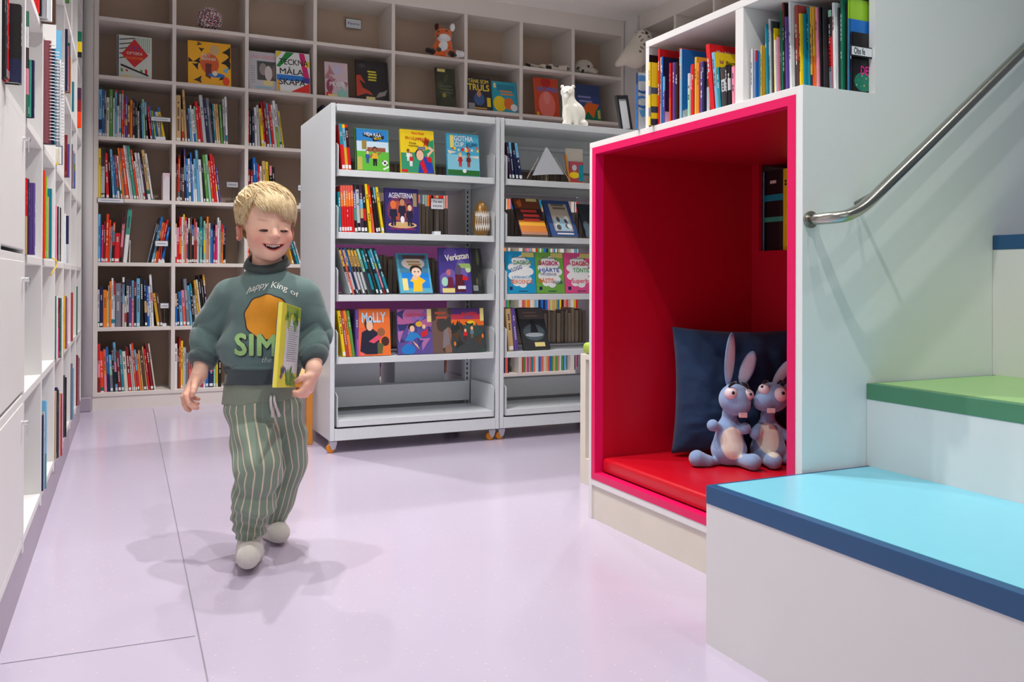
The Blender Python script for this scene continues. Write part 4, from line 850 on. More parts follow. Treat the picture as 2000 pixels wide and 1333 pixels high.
fb((699, 764, 605), .4373, 'orange book with MOLLY in white letters, fourth steel shelf', bg=(238, 116, 50), spine=(150, 80, 150), art=[('r', .045, .0, .5, .6, (236, 98, 60)), ('p', [(.1, .0), (.2, .3), (.24, .28), (.16, 0)], (240, 110, 130)), ('p', [(.08, .1), (.14, .5), (.4, .6), (.6, .5), (.66, .3), (.6, .03), (.26, .03)], (30, 34, 56)), ('e', .36, .68, .14, .14, (50, 40, 44)), ('e', .38, .64, .1, .11, SK), ('p', [(.34, .3), (.66, .46), (.74, .38), (.5, .26)], (226, 80, 110)), ('e', .72, .5, .12, .09, SK2), ('e', .84, .3, .12, .1, (70, 40, 34)), ('p', [(.6, .28), (.78, .24), (.74, .04), (.6, .04)], (90, 100, 60))], texts=[('MoLLY', .5, .8, .72, (186, 214, 236), .22, .05)])
fb((778, 846, 605), .4373, 'purple fantasy book with running boy in blue, fourth steel shelf', bg=(90, 76, 150), art=[('r', 0, .6, 1, 1, (176, 96, 150))] + wedge(16, 6, [(60, 60, 130), (120, 90, 170), (50, 50, 110), (176, 110, 170)], s=(.1, .24)) + [('e', .3, .1, .2, .12, (30, 120, 200)), ('e', .62, .66, .1, .06, 'z'), ('p', [(.2, .3), (.36, .5), (.56, .46), (.7, .34), (.52, .36), (.4, .28)], (40, 130, 200)), ('e', .4, .6, .1, .08, 'k'), ('e', .42, .56, .07, .07, SK), ('p', [(.66, .46), (.88, .56), (.86, .42), (.7, .36)], (206, 30, 50)), ('e', .76, .6, .05, .05, SK), ('p', [(.42, .3), (.56, .2), (.62, .1), (.5, .2)], SK)], texts=[('DRÖMMAR', .56, .86, .6, (196, 60, 90), .07), ('I SÖMN', .54, .77, .4, (110, 120, 210), .07)], sticker=(.86, .7, .98, .99))
fb((846, 884, 603), .4373, 'brown book half hidden between two fantasy books, fourth steel shelf', bg=(110, 84, 76), art=scat(9, 12, [(70, 56, 52), (140, 100, 86), (60, 60, 60)], r=(.1, .26)) + [('p', [(.5, .1), (.6, .5), (.8, .56), (.9, .2)], (130, 120, 124))] + bars(.15, .86, .8, 2, .1, (190, 80, 60), .05))
fb((883, 948, 603), .4373, 'dark book with red sunset sky, two figures and yellow sticker', bg=(60, 66, 70), art=[('r', 0, .84, 1, 1, (70, 40, 110)), ('r', 0, .72, 1, .86, (190, 50, 80)), ('r', 0, .6, 1, .74, (236, 110, 40)), ('e', .6, .66, .12, .05, 'y')] + wedge(14, 15, [(30, 56, 56), (50, 80, 76), (40, 44, 44), (90, 60, 40)], y=(.0, .6), s=(.12, .24)) + person_art(.42, .5, .12, SK, 'B', 'r', (90, 40, 40)) + person_art(.62, .54, .12, SK, 'T', (90, 130, 150), (110, 100, 90)) + [('e', .1, .2, .03, .05, 'o'), ('e', .94, .36, .03, .05, 'o')], texts=[('KAMPEN', .56, .87, .44, (226, 60, 50), .07), ('SÖMN', .52, .78, .3, (90, 90, 170), .07)], sticker=(.88, .7, .99, .99))
# --- second steel unit
G3 = 'face-out books on the second steel shelf'
fc = lambda px, z, label, **k: face_book(px, MY + .004, z, label, **{**dict(group=G3, back=.14, thick=.014), **k})
fc((1019, 1072, 391), 1.0098, 'slanted dark book with orange sunset, second shelf beside red nook', bg=(50, 26, 28), back=.55, art=[('r', .03, .72, 1, .98, (120, 60, 30)), ('r', .03, .06, 1, .4, (226, 130, 30)), ('r', .03, .26, 1, .36, (250, 180, 30)), ('r', .03, .02, 1, .1, (190, 130, 100)), ('p', [(.1, .9), (.3, .98), (.3, .8), (.2, .75)], (220, 110, 30))] + bars(.2, .62, .86, 3, .12, (210, 60, 50), .07), sticker=(.5, .92, .9, 1.0))
fc((1079, 1131, 395), 1.0098, 'slanted blue book with crowd of drawn faces, second shelf beside nook', bg=(50, 80, 140), back=.55, art=[('r', .18, .14, .86, .9, (200, 186, 170)), ('r', .24, .16, .8, .5, (170, 210, 230))] + scat(7, 20, [(90, 86, 90), 'w', (60, 60, 66)], x=(.3, .76), y=(.24, .6), r=(.05, .09)) + bars(.26, .84, .8, 2, .09, (120, 110, 90), .06) + [('r', .22, .05, .84, .09, 'w')])
fc((1145, 1180, 402), 1.0098, 'dark grey book at the magenta edge of the nook, second steel shelf', bg=(40, 46, 54), back=.5, art=scat(4, 4, [(66, 76, 86), (90, 110, 120)], r=(.1, .2)))
for k, (px, bgc, l2, tx) in enumerate((((990.5, 1048, 492), (24, 150, 200), 'light blue diary book, white cloud title in green and orange', [('DAGBOK', .58, .73, .62, (50, 130, 80), .1, .04), ('VLOGG', .34, .58, .44, (30, 70, 140), .09, .03, .3), ('LIFEHACKS', .55, .38, .72, (60, 150, 200), .06), ('BEROENDE', .52, .27, .74, (220, 110, 60), .1, .02)]),
                                       ((1049, 1104, 494), (110, 166, 70), 'green diary book between blue and pink ones, white cloud title', [('DAGBOK', .46, .73, .7, (196, 20, 100), .11, .05), ('HJÄRTE', .48, .56, .7, (50, 80, 170), .1, .03), ('KROSSADE', .44, .46, .56, (120, 120, 150), .06), ('BÄSTIS', .36, .3, .52, (226, 110, 60), .11, .03), ('VÄNNER', .76, .26, .36, (30, 80, 110), .08, .02)]),
                                       ((1105, 1162, 495), (220, 80, 140), 'pink diary book partly behind the magenta nook frame', [('DAGBOK', .62, .73, .7, (200, 30, 60), .11, .05), ('TÖNTIG', .6, .56, .6, (50, 150, 80), .11, .03), ('Superkul', .58, .3, .7, (226, 60, 110), .12, .03)]))):
    fc(px, .7233, l2, bg=bgc, art=[('e', .5, .5, .32, .3, 'w')] + [('e', .5 + .3 * math.cos(a), .52 + .3 * math.sin(a), .14, .09, 'w') for a in [i * .7 for i in range(9)]] + [('r', .56, .86, .98, .98, (210, 200, 120)), ('r', .1, .08, .2, .16, 'n'), ('r', .4, .04, .7, .06, (40, 60, 90))], texts=[('Sara Svensson', .5, .86, .5, (90, 90, 110), .05)] + tx)
fc((1024, 1076, 604), .4373, 'slanted black and silver book with dancer, fourth shelf beside green bench', bg=(44, 46, 50), back=.45, art=[('r', .04, .72, .98, .98, (96, 88, 86)), ('e', .5, .4, .4, .2, (80, 92, 100)), ('e', .5, .64, .1, .06, (30, 30, 34)), ('p', [(.36, .36), (.44, .62), (.6, .62), (.66, .4)], (34, 36, 40)), ('e', .5, .34, .34, .05, (170, 180, 186))] + bars(.2, .86, .76, 2, .08, (150, 120, 110), .03), sticker=(.44, .06, .82, .16))

# ------------------------------------------------------------------ signs, boxes and small things on the shelves
def card_sign(px, y, zs, label, frame=(214, 216, 222), lines=1, base=True, name='sign_holder', ink=(90, 96, 120), txt=None, tilt=.1, zfix=None):
    u0, v0, u1, v1 = px; a = at(u0, v0, y=y); b_ = at(u1, v1, y=y); w_, h = b_.x - a.x, a.z - b_.z; z0 = b_.z
    r = thing(name, label, 'sign', (a.x, y, zs), 0)
    m = MB().box((-.003, .0, z0 - zs - .003), (w_ + .003, .003, z0 - zs + h + .003)); m.build('frame', M['dark'] if frame == 'k' else M['clear'], r)
    MB().box((0, -.0012, z0 - zs), (w_, -.0002, z0 - zs + h)).build('card', M['card'], r)
    if base:
        MB().box((w_ * .25, -.006, .0006), (w_ * .75, .03, .018)).build('base', M['card'], r); MB().tube([(w_ / 2, .004, .016), (w_ / 2, .004, max(.02, z0 - zs - .003))], .0024, 8).build('stem', M['clear'], r)
    if txt:
        for k, (s, cy) in enumerate(txt): text_obj('lettering', s, h * .36, ink, r, Matrix.Translation((w_ / 2, -.0016, z0 - zs + h * cy)), bold=.01, fit=w_ * .74)
    else:
        m = MB()
        for k in range(lines): m.box((w_ * .12, -.0016, z0 - zs + h * (.5 - .12 + .0 - (k - (lines - 1) / 2) * .3)), (w_ * .86, -.0013, z0 - zs + h * (.5 + .06 - (k - (lines - 1) / 2) * .3)), lin((150, 154, 170)))
        m.build('lettering', M['print'], r, paint=True)
    return r
M['clear'] = mat('grey_plastic', (96, 92, 92), .3)
card_sign((295.5, 228, 332.5, 238), YB + .012, ROWZ[4], 'white strip sign over leaning books, third shelf, leftmost back bay', base=True)
card_sign((191, 387, 241.5, 396.5), YB - .006, ROWZ[3] - BOARD, 'white label strip hung on the board edge, leftmost back bay', base=False, name='shelf_label')
card_sign((303.5, 471, 327.5, 481), YB + .012, ROWZ[2], 'small white sign before leaning cluster, leftmost back bay')
card_sign((313.5, 593, 329, 602), YB + .03, ROWZ[1], 'small white sign on thin stem beside golden yellow book', base=True)
card_sign((443, 355.5, 464.5, 366.5), YB + .2, ROWZ[3], 'small white sign at back of second bay above boy', base=True)
card_sign((582.5, 362, 592, 372.5), YB + .03, ROWZ[3], 'small white sign cut off by steel shelf side, third back bay', base=True)
card_sign((676, 36, 705, 57), YB + .29, ROWZ[6], 'white handwritten card on the back of the fourth top cubby', base=False, name='note_card', txt=[('Faxra', .5)], ink=(60, 60, 130))
card_sign((842, 388, 866, 409), MY + .05, 1.0098, 'white note in a dark brown frame among brown page edges', frame='k', txt=[('Ta en', .72), ('bokmärke', .3)], ink=(60, 60, 70))
ob = card_sign((1663.5, 90, 1702, 112), BN + .009, BT, 'grey framed sign lettered Obs fe before black book', frame='k', base=False, txt=None, lines=0)
text_obj('lettering', 'Obs fe', .022, (30, 30, 34), ob, Matrix.Translation((.024, -.0016, at(1680, 101, y=BN + .009).z - BT)), bold=.01, fit=.036)
# pink and white cardboard book box, first bay
q0 = at(318, 338, y=YB + .03); zz = ROWZ[3]
kb = thing('gift_box', 'pink and white cardboard box beside books, fourth shelf, leftmost back bay', 'box', (q0.x, YB + .03, zz + .0006), .0)
hh = q0.z - zz; MB().box((-.0, 0, 0), (.041, .15, hh)).build('carton', mat('pale_pink_card', (226, 196, 206), .6), kb)
MB().face([(.003, -.0006, .004), (.039, -.0006, .004), (.039, -.0006, hh * .86), (.02, -.0006, hh * .9), (.003, -.0006, hh * .7)], lin((228, 222, 226))).build('panel', M['print'], kb, paint=True)
# archive boxes on the rear bottom shelf
for k, (ul, ur, lab) in enumerate(((652, 742, 'white storage box with dark hand slot, left one at steel shelf bottom'), (771, 868, 'white storage box with dark hand slot, right one at steel shelf bottom'))):
    yb = MY + .40; a = at(ul, 705, y=yb); b_ = at(ur, 705, y=yb); z1_ = .4373 - .036; r = thing('storage_box', lab, 'box', (a.x, yb, .1506), 0, 'white storage boxes behind the bottom shelf')
    W = b_.x - a.x; MB().box((0, 0, 0), (W, .25, z1_ - .1506)).build('carton', M['card'], r, bevel=.002)
    MB().box((W * .25, -.0006, z1_ - .1506 - .034), (W * .75, .0002, z1_ - .1506 - .024)).build('hand_slot', M['dark'], r)
# egg-shaped sign with zigzag label
q = at(941, 456, y=MY + .03); eg = thing('egg_ornament', 'golden brown wooden egg with a white zigzag paper label', 'ornament', (q.x, MY + .04, 1.0104))
eh = at(945, 393, y=MY + .04).z - 1.0104; ew = .5 * (at(961, 430, y=MY + .04).x - at(930, 430, y=MY + .04).x)
MB().lathe([(.0, 0), (ew * .72, 0), (ew * .9, eh * .15), (ew, eh * .38), (ew * .95, eh * .55), (ew * .78, eh * .75), (ew * .5, eh * .92), (ew * .22, eh * .985), (0, eh)], 28).build('egg', mat('bronze_foil', (140, 100, 40), .35, metal=.25), eg, smooth=True)
m = MB(); n = 9
tp = [(-1 + 2 * k / (2 * n), (.60 if k % 2 else .71)) for k in range(2 * n + 1)]; bt = [(1 - 2 * k / (2 * n), (.26 if k % 2 else .12)) for k in range(2 * n + 1)]
def onegg(x, z):
    a = x * 1.25; zz = z * eh; rr = ew * (1.02 if .2 < z < .58 else .93); return (rr * math.sin(a), -rr * math.cos(a) - .001, zz)
for k in range(2 * n): m.face([onegg(*bt[2 * n - k]), onegg(*bt[2 * n - k - 1]), onegg(*tp[k + 1]), onegg(*tp[k])], lin((226, 222, 214)))
for k in range(3): m.face([tuple(Vector(onegg(x, .36 + k * .09 + dz)) * 1.0 + Vector((0, -.0008, 0))) for x, dz in ((-.45, 0), (.45, 0), (.45, .02), (-.45, .02))], lin((130, 126, 120)))
m.build('label', M['print'], eg, paint=True)
# grey felt triangle on a stick
a = at(1040, 343, y=MY + .02); b_ = at(1101, 341, y=MY + .02); c_ = at(1067, 288, y=MY + .02)
tr = thing('felt_triangle', 'pale grey felt triangle propped on sticks, top of second steel shelf', 'ornament', (b_.x - .03, MY + .02, 1.2958))
o_ = tr.location; m = MB(); m.prism([((a - o_).x, (a - o_).z), (((a + b_) / 2 - o_).x, ((a + b_) / 2 - o_).z + .003), ((b_ - o_).x, (b_ - o_).z), ((c_ - o_).x + .002, (c_ - o_).z), ((c_ - o_).x - .002, (c_ - o_).z)], -.004, .004, axis='y')
m.build('felt', mat('grey_felt', (196, 200, 208), .95, bump=.4, bscale=400), tr)
for (u0, v0, u1, v1) in ((1067, 338, 1067, 353), (1052, 308, 1029, 349), (1085, 309, 1113, 354)):
    p = at(u0, v0, y=MY + .03) - o_; r_ = at(u1, v1, y=MY + .03) - o_; r_.z = max(r_.z, .0008); MB().tube([p, r_], .0022, 8).build('stick', mat('stick_wood', (190, 170, 150), .6), tr)
# small wooden display easel with a pink booklet and a card
q = at(1112, 352, y=MY + .04); ea = thing('book_easel', 'wooden display easel holding a pink booklet with yellow badge', 'easel', (q.x, MY + .04, 1.2958))
MB().box((0, 0, 0), (.09, .06, .008)).build('base', M['wood'], ea); MB().box((0, .0, .0), (.009, .012, .15), M4=Matrix.Rotation(-.17, 4, 'Y')).build('post', M['wood'], ea)
MB().box((.006, .012, .009), (.09, .018, .115), lin((176, 70, 84))).build('booklet', M['print'], ea, paint=True)
m = MB(); m.face([(x * .03 + .036, .0114, z * .017 + .045) for x, z in blob(0, 0, 1, 1)], lin(PAL['y'])); m.face([(x * .014 + .036, .0113, z * .016 + .084) for x, z in blob(0, 0, 1, 1)], lin(PAL['A'])); m.face([(.062, .0113, .015), (.09, .0113, .015), (.09, .0113, .1), (.062, .0113, .1)], lin(PAL['t'])); m.build('badge', M['print'], ea, paint=True)
MB().box((-.012, .019, .118), (.09, .021, .185), lin((226, 220, 206))).build('card', M['print'], ea, paint=True)
# black picture frame leaning on the steel shelf
q = at(1237, 249, y=MY + .06); f0 = thing('framed_picture', 'black picture frame with white mount leaning on top of the steel shelf', 'picture frame', (q.x - .034, MY + .12, 1.5972))
for nm, a_, b__, mm in (('frame', (0, 0, 0), (.016, .20, .20), M['dark']), ('frame', (0, 0, 0), (.13, .012, .0), M['dark'])): pass
fr = MB(); X = .13; Z = .205
fr.box((0, 0, 0), (.02, .014, Z)); fr.box((X - .02, 0, 0), (X, .014, Z)); fr.box((.02, 0, 0), (X - .02, .014, .02)); fr.box((.02, 0, Z - .02), (X - .02, .014, Z)); fr.build('frame', M['dark'], f0)
MB().box((.02, .005, .02), (X - .02, .010, Z - .02)).build('mount', M['card'], f0)
f0.rotation_euler = (-.08, -.17, .5)
# stool behind the steel shelf
r = thing('stool', 'orange-brown wooden stool with light top beside the steel shelf', 'stool', (.99, 4.33, 0)); r.location = (.79, 4.30, 0)
MB().box((-.14, -.12, .315), (.13, .26, .338)).build('seat', M['wood_top'], r, bevel=.006)
for sx in (-.125, .088):
    for sy in (-.11, .215): MB().box((sx, sy, 0), (sx + .03, sy + .03, .3145)).build('leg', M['wood'], r, bevel=.003)
MB().box((-.125, -.105, .28), (.118, -.09, .3145)).build('apron', M['wood'], r); MB().box((-.125, .235, .28), (.118, .25, .3145)).build('apron', M['wood'], r)
# white bench with green pad behind the nook block
gb = thing('bench', 'white bench with lime green pad just behind the nook block', 'bench', (1.702, 2.56, 0))
for (a_, b__) in (((0, .40, 0), (.7, .44, .505)), ((0, 0, 0), (.7, .04, .505)), ((0, .04, .485), (.7, .40, .505)), ((.0, .04, 0), (.7, .40, .10))):
    MB().box(a_, b__).build('panel', M['birch'], gb, bevel=.001)
o = MB().box((.004, .004, .506), (.69, .436, .55)).build('pad', M['lime'], gb, smooth=True); bv = o.modifiers.new('b', 'BEVEL'); bv.width = .016; bv.segments = 4
# purple tub chair glimpsed through the steel shelf
ch = thing('armchair', 'purple upholstered armchair glimpsed through the near steel shelf', 'armchair', (1.65, 5.15, 0))
pc = mat('plum_fabric', (112, 44, 104), .85, bump=.3, bscale=300)
for nm, a_, b__ in (('backrest', (-.42, -.12, .30), (.38, .03, 1.03)), ('seat', (-.34, .03, .25), (.30, .5, .43)), ('armrest', (-.42, .03, .12), (-.345, .5, .62)), ('armrest', (.305, .03, .12), (.38, .5, .62))):
    o = MB().box(a_, b__).build(nm, pc, ch, smooth=True); bv = o.modifiers.new('b', 'BEVEL'); bv.width = .03; bv.segments = 4
for sx in (-.36, .28):
    for sy in (-.08, .42): MB().box((sx, sy, 0), (sx + .04, sy + .04, .2 if sy > 0 else .31)).build('leg', M['wood'], ch)
# books on the far side of the steel units: page edges towards us
def rear(label, spans, seed, name):
    rr = random.Random(seed); m = MB()
    for z, x0, x1, hm in spans:
        x = x0
        while x < x1:
            t = rr.uniform(.012, .03); h = rr.uniform(.84, 1.) * hm; c = lin(rr.choice([(190, 168, 146), (200, 180, 156), (160, 142, 126), (206, 186, 160), (176, 162, 150)]))
            y = MY + .41 + rr.uniform(0, .012); m.box((x, y, z + .001), (x + t * .8, y + .13, z + h), c); x += t
    return tag(m.build(name, M['print'], None, paint=True), label, 'books', kind='stuff')
rear('brown page edges of books on the far side of the near steel shelf', ((1.2953, 1.12, 1.70, .17), (1.0098, 1.27, 1.64, .19), (.7233, 1.16, 1.68, .20), (.4373, .98, 1.70, .19)), 3, 'page_edges')
rear('brown page edges of books on the far side of second steel shelf', ((1.2953, 1.86, 2.44, .17), (1.0098, 1.84, 2.5, .18), (.4373, 1.98, 2.5, .20)), 5, 'page_edges')
# far spines seen through the gaps
rr = random.Random(11); m = MB()
for bay in range(4, 8):
    for row in (0, 1, 2, 3, 4):
        x = BAYX[bay][1] + .004; xe = BAYX[bay + 1][0] - rr.uniform(.01, .12)
        while x < xe:
            t = rr.uniform(.008, .022); h = rr.uniform(.18, .29); c = lin(PAL[rr.choice('wwirobysgtnkpApTc')]); y = YB + .035 + rr.uniform(-.004, .006)
            m.box((x, y, ROWZ[row] + .0006), (x + t * .93, y + .18, ROWZ[row] + h), c); x += t
tag(m.build('book_spines', M['print'], None, paint=True), 'colourful book spines of back bookcase glimpsed through the second steel shelf', 'books', kind='stuff')

# spiral notebooks and a jutting stack in the left bookcase
def jut(name, label, cat, y, u_front, z, t, h, cover, spine, group, spiral=False, dep=.21):
    xf = at(u_front, 300, y=y).x
    o = thing(name, label, cat, (xf, y, z + .0006), LANG + PI / 2, group) if spiral else None
    rnd = random.Random(int(u_front)); b = book_mesh(t, dep, h, spine, rnd, sticker=False, cover=cover, marks=not spiral)
    if not spiral:
        o = b.build(name, M['print'], None, paint=True); o.location = (xf, y, z + .0006); o.rotation_euler = (0, 0, LANG + PI / 2); tag(o, label, cat, group); return o
    b.build('pages', M['print'], o, paint=True); m = MB(); n = int(h / .0105)
    for k in range(n):
        zz = .012 + k * (h - .024) / (n - 1); m.tube([(t / 2 + (t * .5 + .004) * math.sin(a), -.002 + .0075 * math.cos(a), zz + .0012 * math.sin(a)) for a in [j * PI / 5 for j in range(11)]], .0013, 6, lin((226, 226, 230) if k % 1 == 0 else (20, 20, 20)), caps=False)
    m.build('spiral', M['gloss'], o, smooth=True, paint=True); return o
jut('spiral_notebook', 'mauve spiral notebook jutting from the left bookcase', 'notebook', 3.048, 99, 1.2135, .010, .318, 'M', 'M', 'spiral notebooks in the left bookcase', True)
jut('spiral_notebook', 'dark teal spiral notebook between mauve and white ones, left bookcase', 'notebook', 3.064, 108, 1.2135, .011, .30, 'n', 't', 'spiral notebooks in the left bookcase', True)
jut('spiral_notebook', 'white spiral notebook jutting furthest from the left bookcase', 'notebook', 3.081, 118, 1.2135, .010, .27, 'A', 'w', 'spiral notebooks in the left bookcase', True)
for k, (u, c, lab) in enumerate(((75, 'r', 'red book jutting at top left, leftmost of five'), (80, 'k', 'black book jutting at top left, beside a red one'), (92, 'A', 'thick pale grey book jutting at top left'), (100, 'G20w80', 'white book with green spine top jutting at top left'), (108, 'B', 'brown book jutting furthest at top left'))):
    jut('book', lab, 'book', 2.875 + k * .026, u, 1.5675, .022 if c == 'A' else .014, .30, None, c, 'books in the left bookcase')
yb_ = at(96, 502, x=-.17); rb = MB().tube([yb_ + Vector((.014 * min(1, t * 4) + .010 * math.sin(t * 4.2), .012 * math.sin(t * 4.5), -.064 * t ** 1.15)) for t in [k / 12 for k in range(13)]], .0022, 6); rb = rb.build('bookmark_ribbon', mat('yellow_ribbon', (236, 196, 40), .5), None, smooth=True)
tag(rb, 'yellow bookmark ribbon hanging over the left bookcase shelf edge', 'ribbon')
# ------------------------------------------------------------------ soft toys and ornaments
def frame_at(origin):
    """upright local frame facing the camera position: x right, y away, z up"""
    o = Vector(origin); return Matrix(((RIGHT.x, FWD.x, 0, o.x), (RIGHT.y, FWD.y, 0, o.y), (0, 0, 1, o.z), (0, 0, 0, 1)))
def toy(name, label, cat, origin, group=None):
    o = bpy.data.objects.new(name, None); C.objects.link(o); o.empty_display_size = .05; o.matrix_world = frame_at(origin)
    return tag(o, label, cat, group)
def depth_of(p): return float((CM @ (np.array(p) - np.array([0, 0, EYE])))[1])
def ball(name, c, r, col, root, m=None, seg=16):
    b = MB(); r = r if isinstance(r, (tuple, list)) else (r, r, r); n = seg
    pr = [(math.sin(PI * k / n), -math.cos(PI * k / n)) for k in range(n + 1)]
    for k in range(n + 1): pr[k] = (max(pr[k][0], 1e-4), pr[k][1])
    b.lathe(pr, n * 2, colr(col)); b.v = [(c[0] + v[0] * r[0], c[1] + v[1] * r[1], c[2] + v[2] * r[2]) for v in b.v]
    return b.build(name, m or M['plush'], root, smooth=True, paint=True)
BLUE = (136, 166, 208); BELLY = (226, 226, 214); EARIN = (196, 190, 206)

def bunny(label, org, s, u0, v0, parts):
    r = toy('plush_rabbit', label, 'soft toy', org, 'blue toy rabbits in the nook')
    q = lambda u, v, y=0.: np.array([(u - u0) / s, y, (v0 - v) / s])
    g = parts(q, s)
    lo = np.min([c for c, _ in g['ext']], 0); hi = np.max([c for c, _ in g['ext']], 0)
    ears = g['ears']
    def fn(P):
        d = None
        for a, b, ra, rb in g['cones']:
            e = cone(P, a, b, ra, rb); d = e if d is None else smin(d, e, .010)
        for c, rr, R in g['ells']:
            d = smin(d, ell(P, c, rr, R), .008)
        for c, rr, R in ears: d = smin(d, ell(P, c, rr, R), .006)
        return smax(d, .0006 - P[:, 2], .004)
    def col(V):
        out = np.tile(L3(BLUE), (len(V), 1)); w_ = g['belly'](V)[:, None]; out = out * (1 - w_) + L3(BELLY) * w_
        for (c, rr, R), nv in zip(ears, g['earn']):
            d = ell(V.astype(np.float32), c, np.array(rr) * np.array([.84, 1.7, .9]), R); side = (V - c) @ np.array(R)[:, 1] * nv
            w_ = (np.clip(.5 - d / .003, 0, 1) * (side < 0))[:, None]; out = out * (1 - w_) + L3(EARIN) * w_
        return out
    sdf_obj('body', fn, lo - .03, hi + .03, .0028, M['plush'], r, col)
    for c, rad, pd in g['eyes']:
        e = ball('eye', c, rad, (228, 214, 222), r, M['gloss']); pdv = np.array(pd) / np.linalg.norm(pd); pc_ = np.array(c) + pdv * (rad * .86)
        ball('pupil', pc_, rad * .27, 'k', e, M['gloss'], 10)
    for a, b, c in g['brows']: MB().tube([a, b, c], [.003, .0055, .0035], 8, lin((16, 20, 34))).build('eyebrow', M['plush'], r, smooth=True, paint=True)
    a, w_, h_ = g['tooth']
    MB().box((a[0] - w_ / 2, a[1] - .004, a[2] - h_), (a[0] + w_ / 2, a[1] + .004, a[2]), lin((222, 196, 200))).build('teeth', M['plush'], r, bevel=.002, paint=True)
    return r
PADZ = z0 + t2 + .0505
def A_(q, s):
    bd = q(1424, 880, 0)
    cones = [(q(1423, 880), q(1424, 845), .054, .040), (q(1424, 845), q(1424, 812, -.004), .036, .021), (q(1424, 812, -.004), q(1430, 795, -.012), .020, .022),
             (q(1408, 838, .0), q(1398, 838, -.018), .012, .012), (q(1398, 838, -.018), q(1388, 833, -.03), .012, .019), (q(1442, 842, -.01), q(1449, 838, -.036), .013, .0185),
             (q(1400, 905, -.01), q(1378, 902, -.03), .011, .015), (q(1378, 902, -.03), q(1357, 896, -.035), .018, .026), (q(1440, 900, -.03), q(1456, 896.5, -.085), .018, .0262)]
    ells = [(q(1424, 884), (.056, .052, .048), None), (q(1432, 783, -.02), (.0505, .047, .049), rot(0, .1, 0)), (q(1437, 795, -.035), (.036, .034, .030), None)]
    R1 = rot(.05, .05, .5); R2 = rot(.12, .34, -.35)
    ears = [(q(1425, 706, .0), (.021, .007, .086), R1), (q(1460, 724, .004), (.022, .007, .060), R2)]
    bc = q(1424, 866); belly = lambda V: np.clip((1 - np.sqrt(((V[:, 0] - bc[0]) / .036) ** 2 + ((V[:, 2] - bc[2]) / .050) ** 2)) * 14 + .5, 0, 1) * (V[:, 1] < 0)
    eyes = [(q(1420, 770, -.048), .0215, (.1, -1, .25)), (q(1454, 773, -.040), .018, (.25, -1, .25))]
    brows = [(q(1414, 757, -.055), q(1421, 750, -.057), q(1430, 748, -.05)), (q(1440, 749, -.05), q(1448, 752, -.054), q(1454, 760, -.053))]
    return dict(cones=cones, ells=ells, ears=ears, earn=(1, 1), belly=belly, eyes=eyes, brows=brows, tooth=(q(1441, 805, -.062), .026, .016), ext=[(q(1338, 915, -.12), 0), (q(1480, 645, .06), 0)])
def B_(q, s):
    cones = [(q(1500, 880), q(1500, 850), .054, .042), (q(1500, 850), q(1498, 818, -.004), .036, .020), (q(1498, 818, -.004), q(1500, 798, -.01), .019, .022),
             (q(1478, 840, -.02), q(1468, 848, -.045), .014, .0195), (q(1522, 845, .0), q(1538, 858, -.01), .012, .016),
             (q(1490, 900, -.03), q(1495, 895, -.085), .018, .0268), (q(1522, 900, -.02), q(1545, 898, -.03), .014, .021)]
    ells = [(q(1500, 884), (.056, .052, .046), None), (q(1504, 780, -.02), (.052, .048, .047), rot(0, .35, .4)), (q(1484, 787, -.042), (.034, .034, .030), None)]
    R1 = rot(.05, .55, -.2)
    ears = [(q(1527, 735, .0), (.017, .007, .052), R1), (q(1548, 762, .01), (.018, .007, .034), rot(0, 1.2, 0))]
    bc = q(1493, 858, 0); belly = lambda V: np.clip((1 - np.sqrt(((V[:, 0] - bc[0]) / .034) ** 2 + ((V[:, 2] - bc[2]) / .047) ** 2)) * 14 + .5, 0, 1) * (V[:, 1] < 0)
    eyes = [(q(1513, 772, -.060), .0225, (.1, -1, .35)), (q(1484, 764, -.045), .019, (-.5, -.6, .6))]
    brows = [(q(1508, 752, -.05), q(1514, 747, -.052), q(1522, 749, -.045)), (q(1480, 751, -.05), q(1485, 748, -.05), q(1491, 748, -.045))]
    return dict(cones=cones, ells=ells, ears=ears, earn=(1, 1), belly=belly, eyes=eyes, brows=brows, tooth=(q(1493, 797, -.072), .025, .015), ext=[(q(1452, 915, -.12), 0), (q(1575, 690, .06), 0)])
oa = at(1424, 908, z=PADZ); sA = FOC / depth_of(oa)
bunny('blue toy rabbit with tall ears sitting in the middle of the red nook seat', oa, sA, 1424, 912.5, A_)
ob_ = at(1502, 906, z=PADZ); sB = FOC / depth_of(ob_)
bunny('blue toy rabbit at the nook frame, looking sideways beside its twin', ob_, sB, 1502, 911.5, B_)

# navy cushion
ctr = RIGHT * .747 + FWD * 2.918; pw = thing('pillow', 'dark blue square cushion propped in the corner behind the toy rabbits', 'cushion', (ctr.x, ctr.y, PADZ + .018))
pw.rotation_euler = (-.09, .02, -YAW)
N_ = 44; m = MB()
for side in (-1, 1):
    base = len(m.v)
    for j in range(N_ + 1):
        for i in range(N_ + 1):
            x = 2 * i / N_ - 1; z = 2 * j / N_ - 1
            k = max(0, (1 - x ** 4)) ** .5 * max(0, (1 - z ** 4)) ** .5
            px_ = x * .212 * (1 - .07 * (1 - z * z) * 1.0); pz_ = z * .212 * (1 - .06 * (1 - x * x))
            wr = noise.noise(Vector((x * 2.3, z * 2.3, side))) * .020 + noise.noise(Vector((x * 5, z * 4 + 3, side))) * .011 + abs(noise.noise(Vector((x * 3 + z * 2, z * 7, side + 4)))) * .012
            m.v.append((px_, side * (.060 * k + wr * k), pz_ + .199))
    for j in range(N_):
        for i in range(N_):
            a = base + j * (N_ + 1) + i; f_ = (a, a + 1, a + N_ + 2, a + N_ + 1); m.f.append(f_ if side < 0 else f_[::-1]); m.c.append((1, 1, 1))
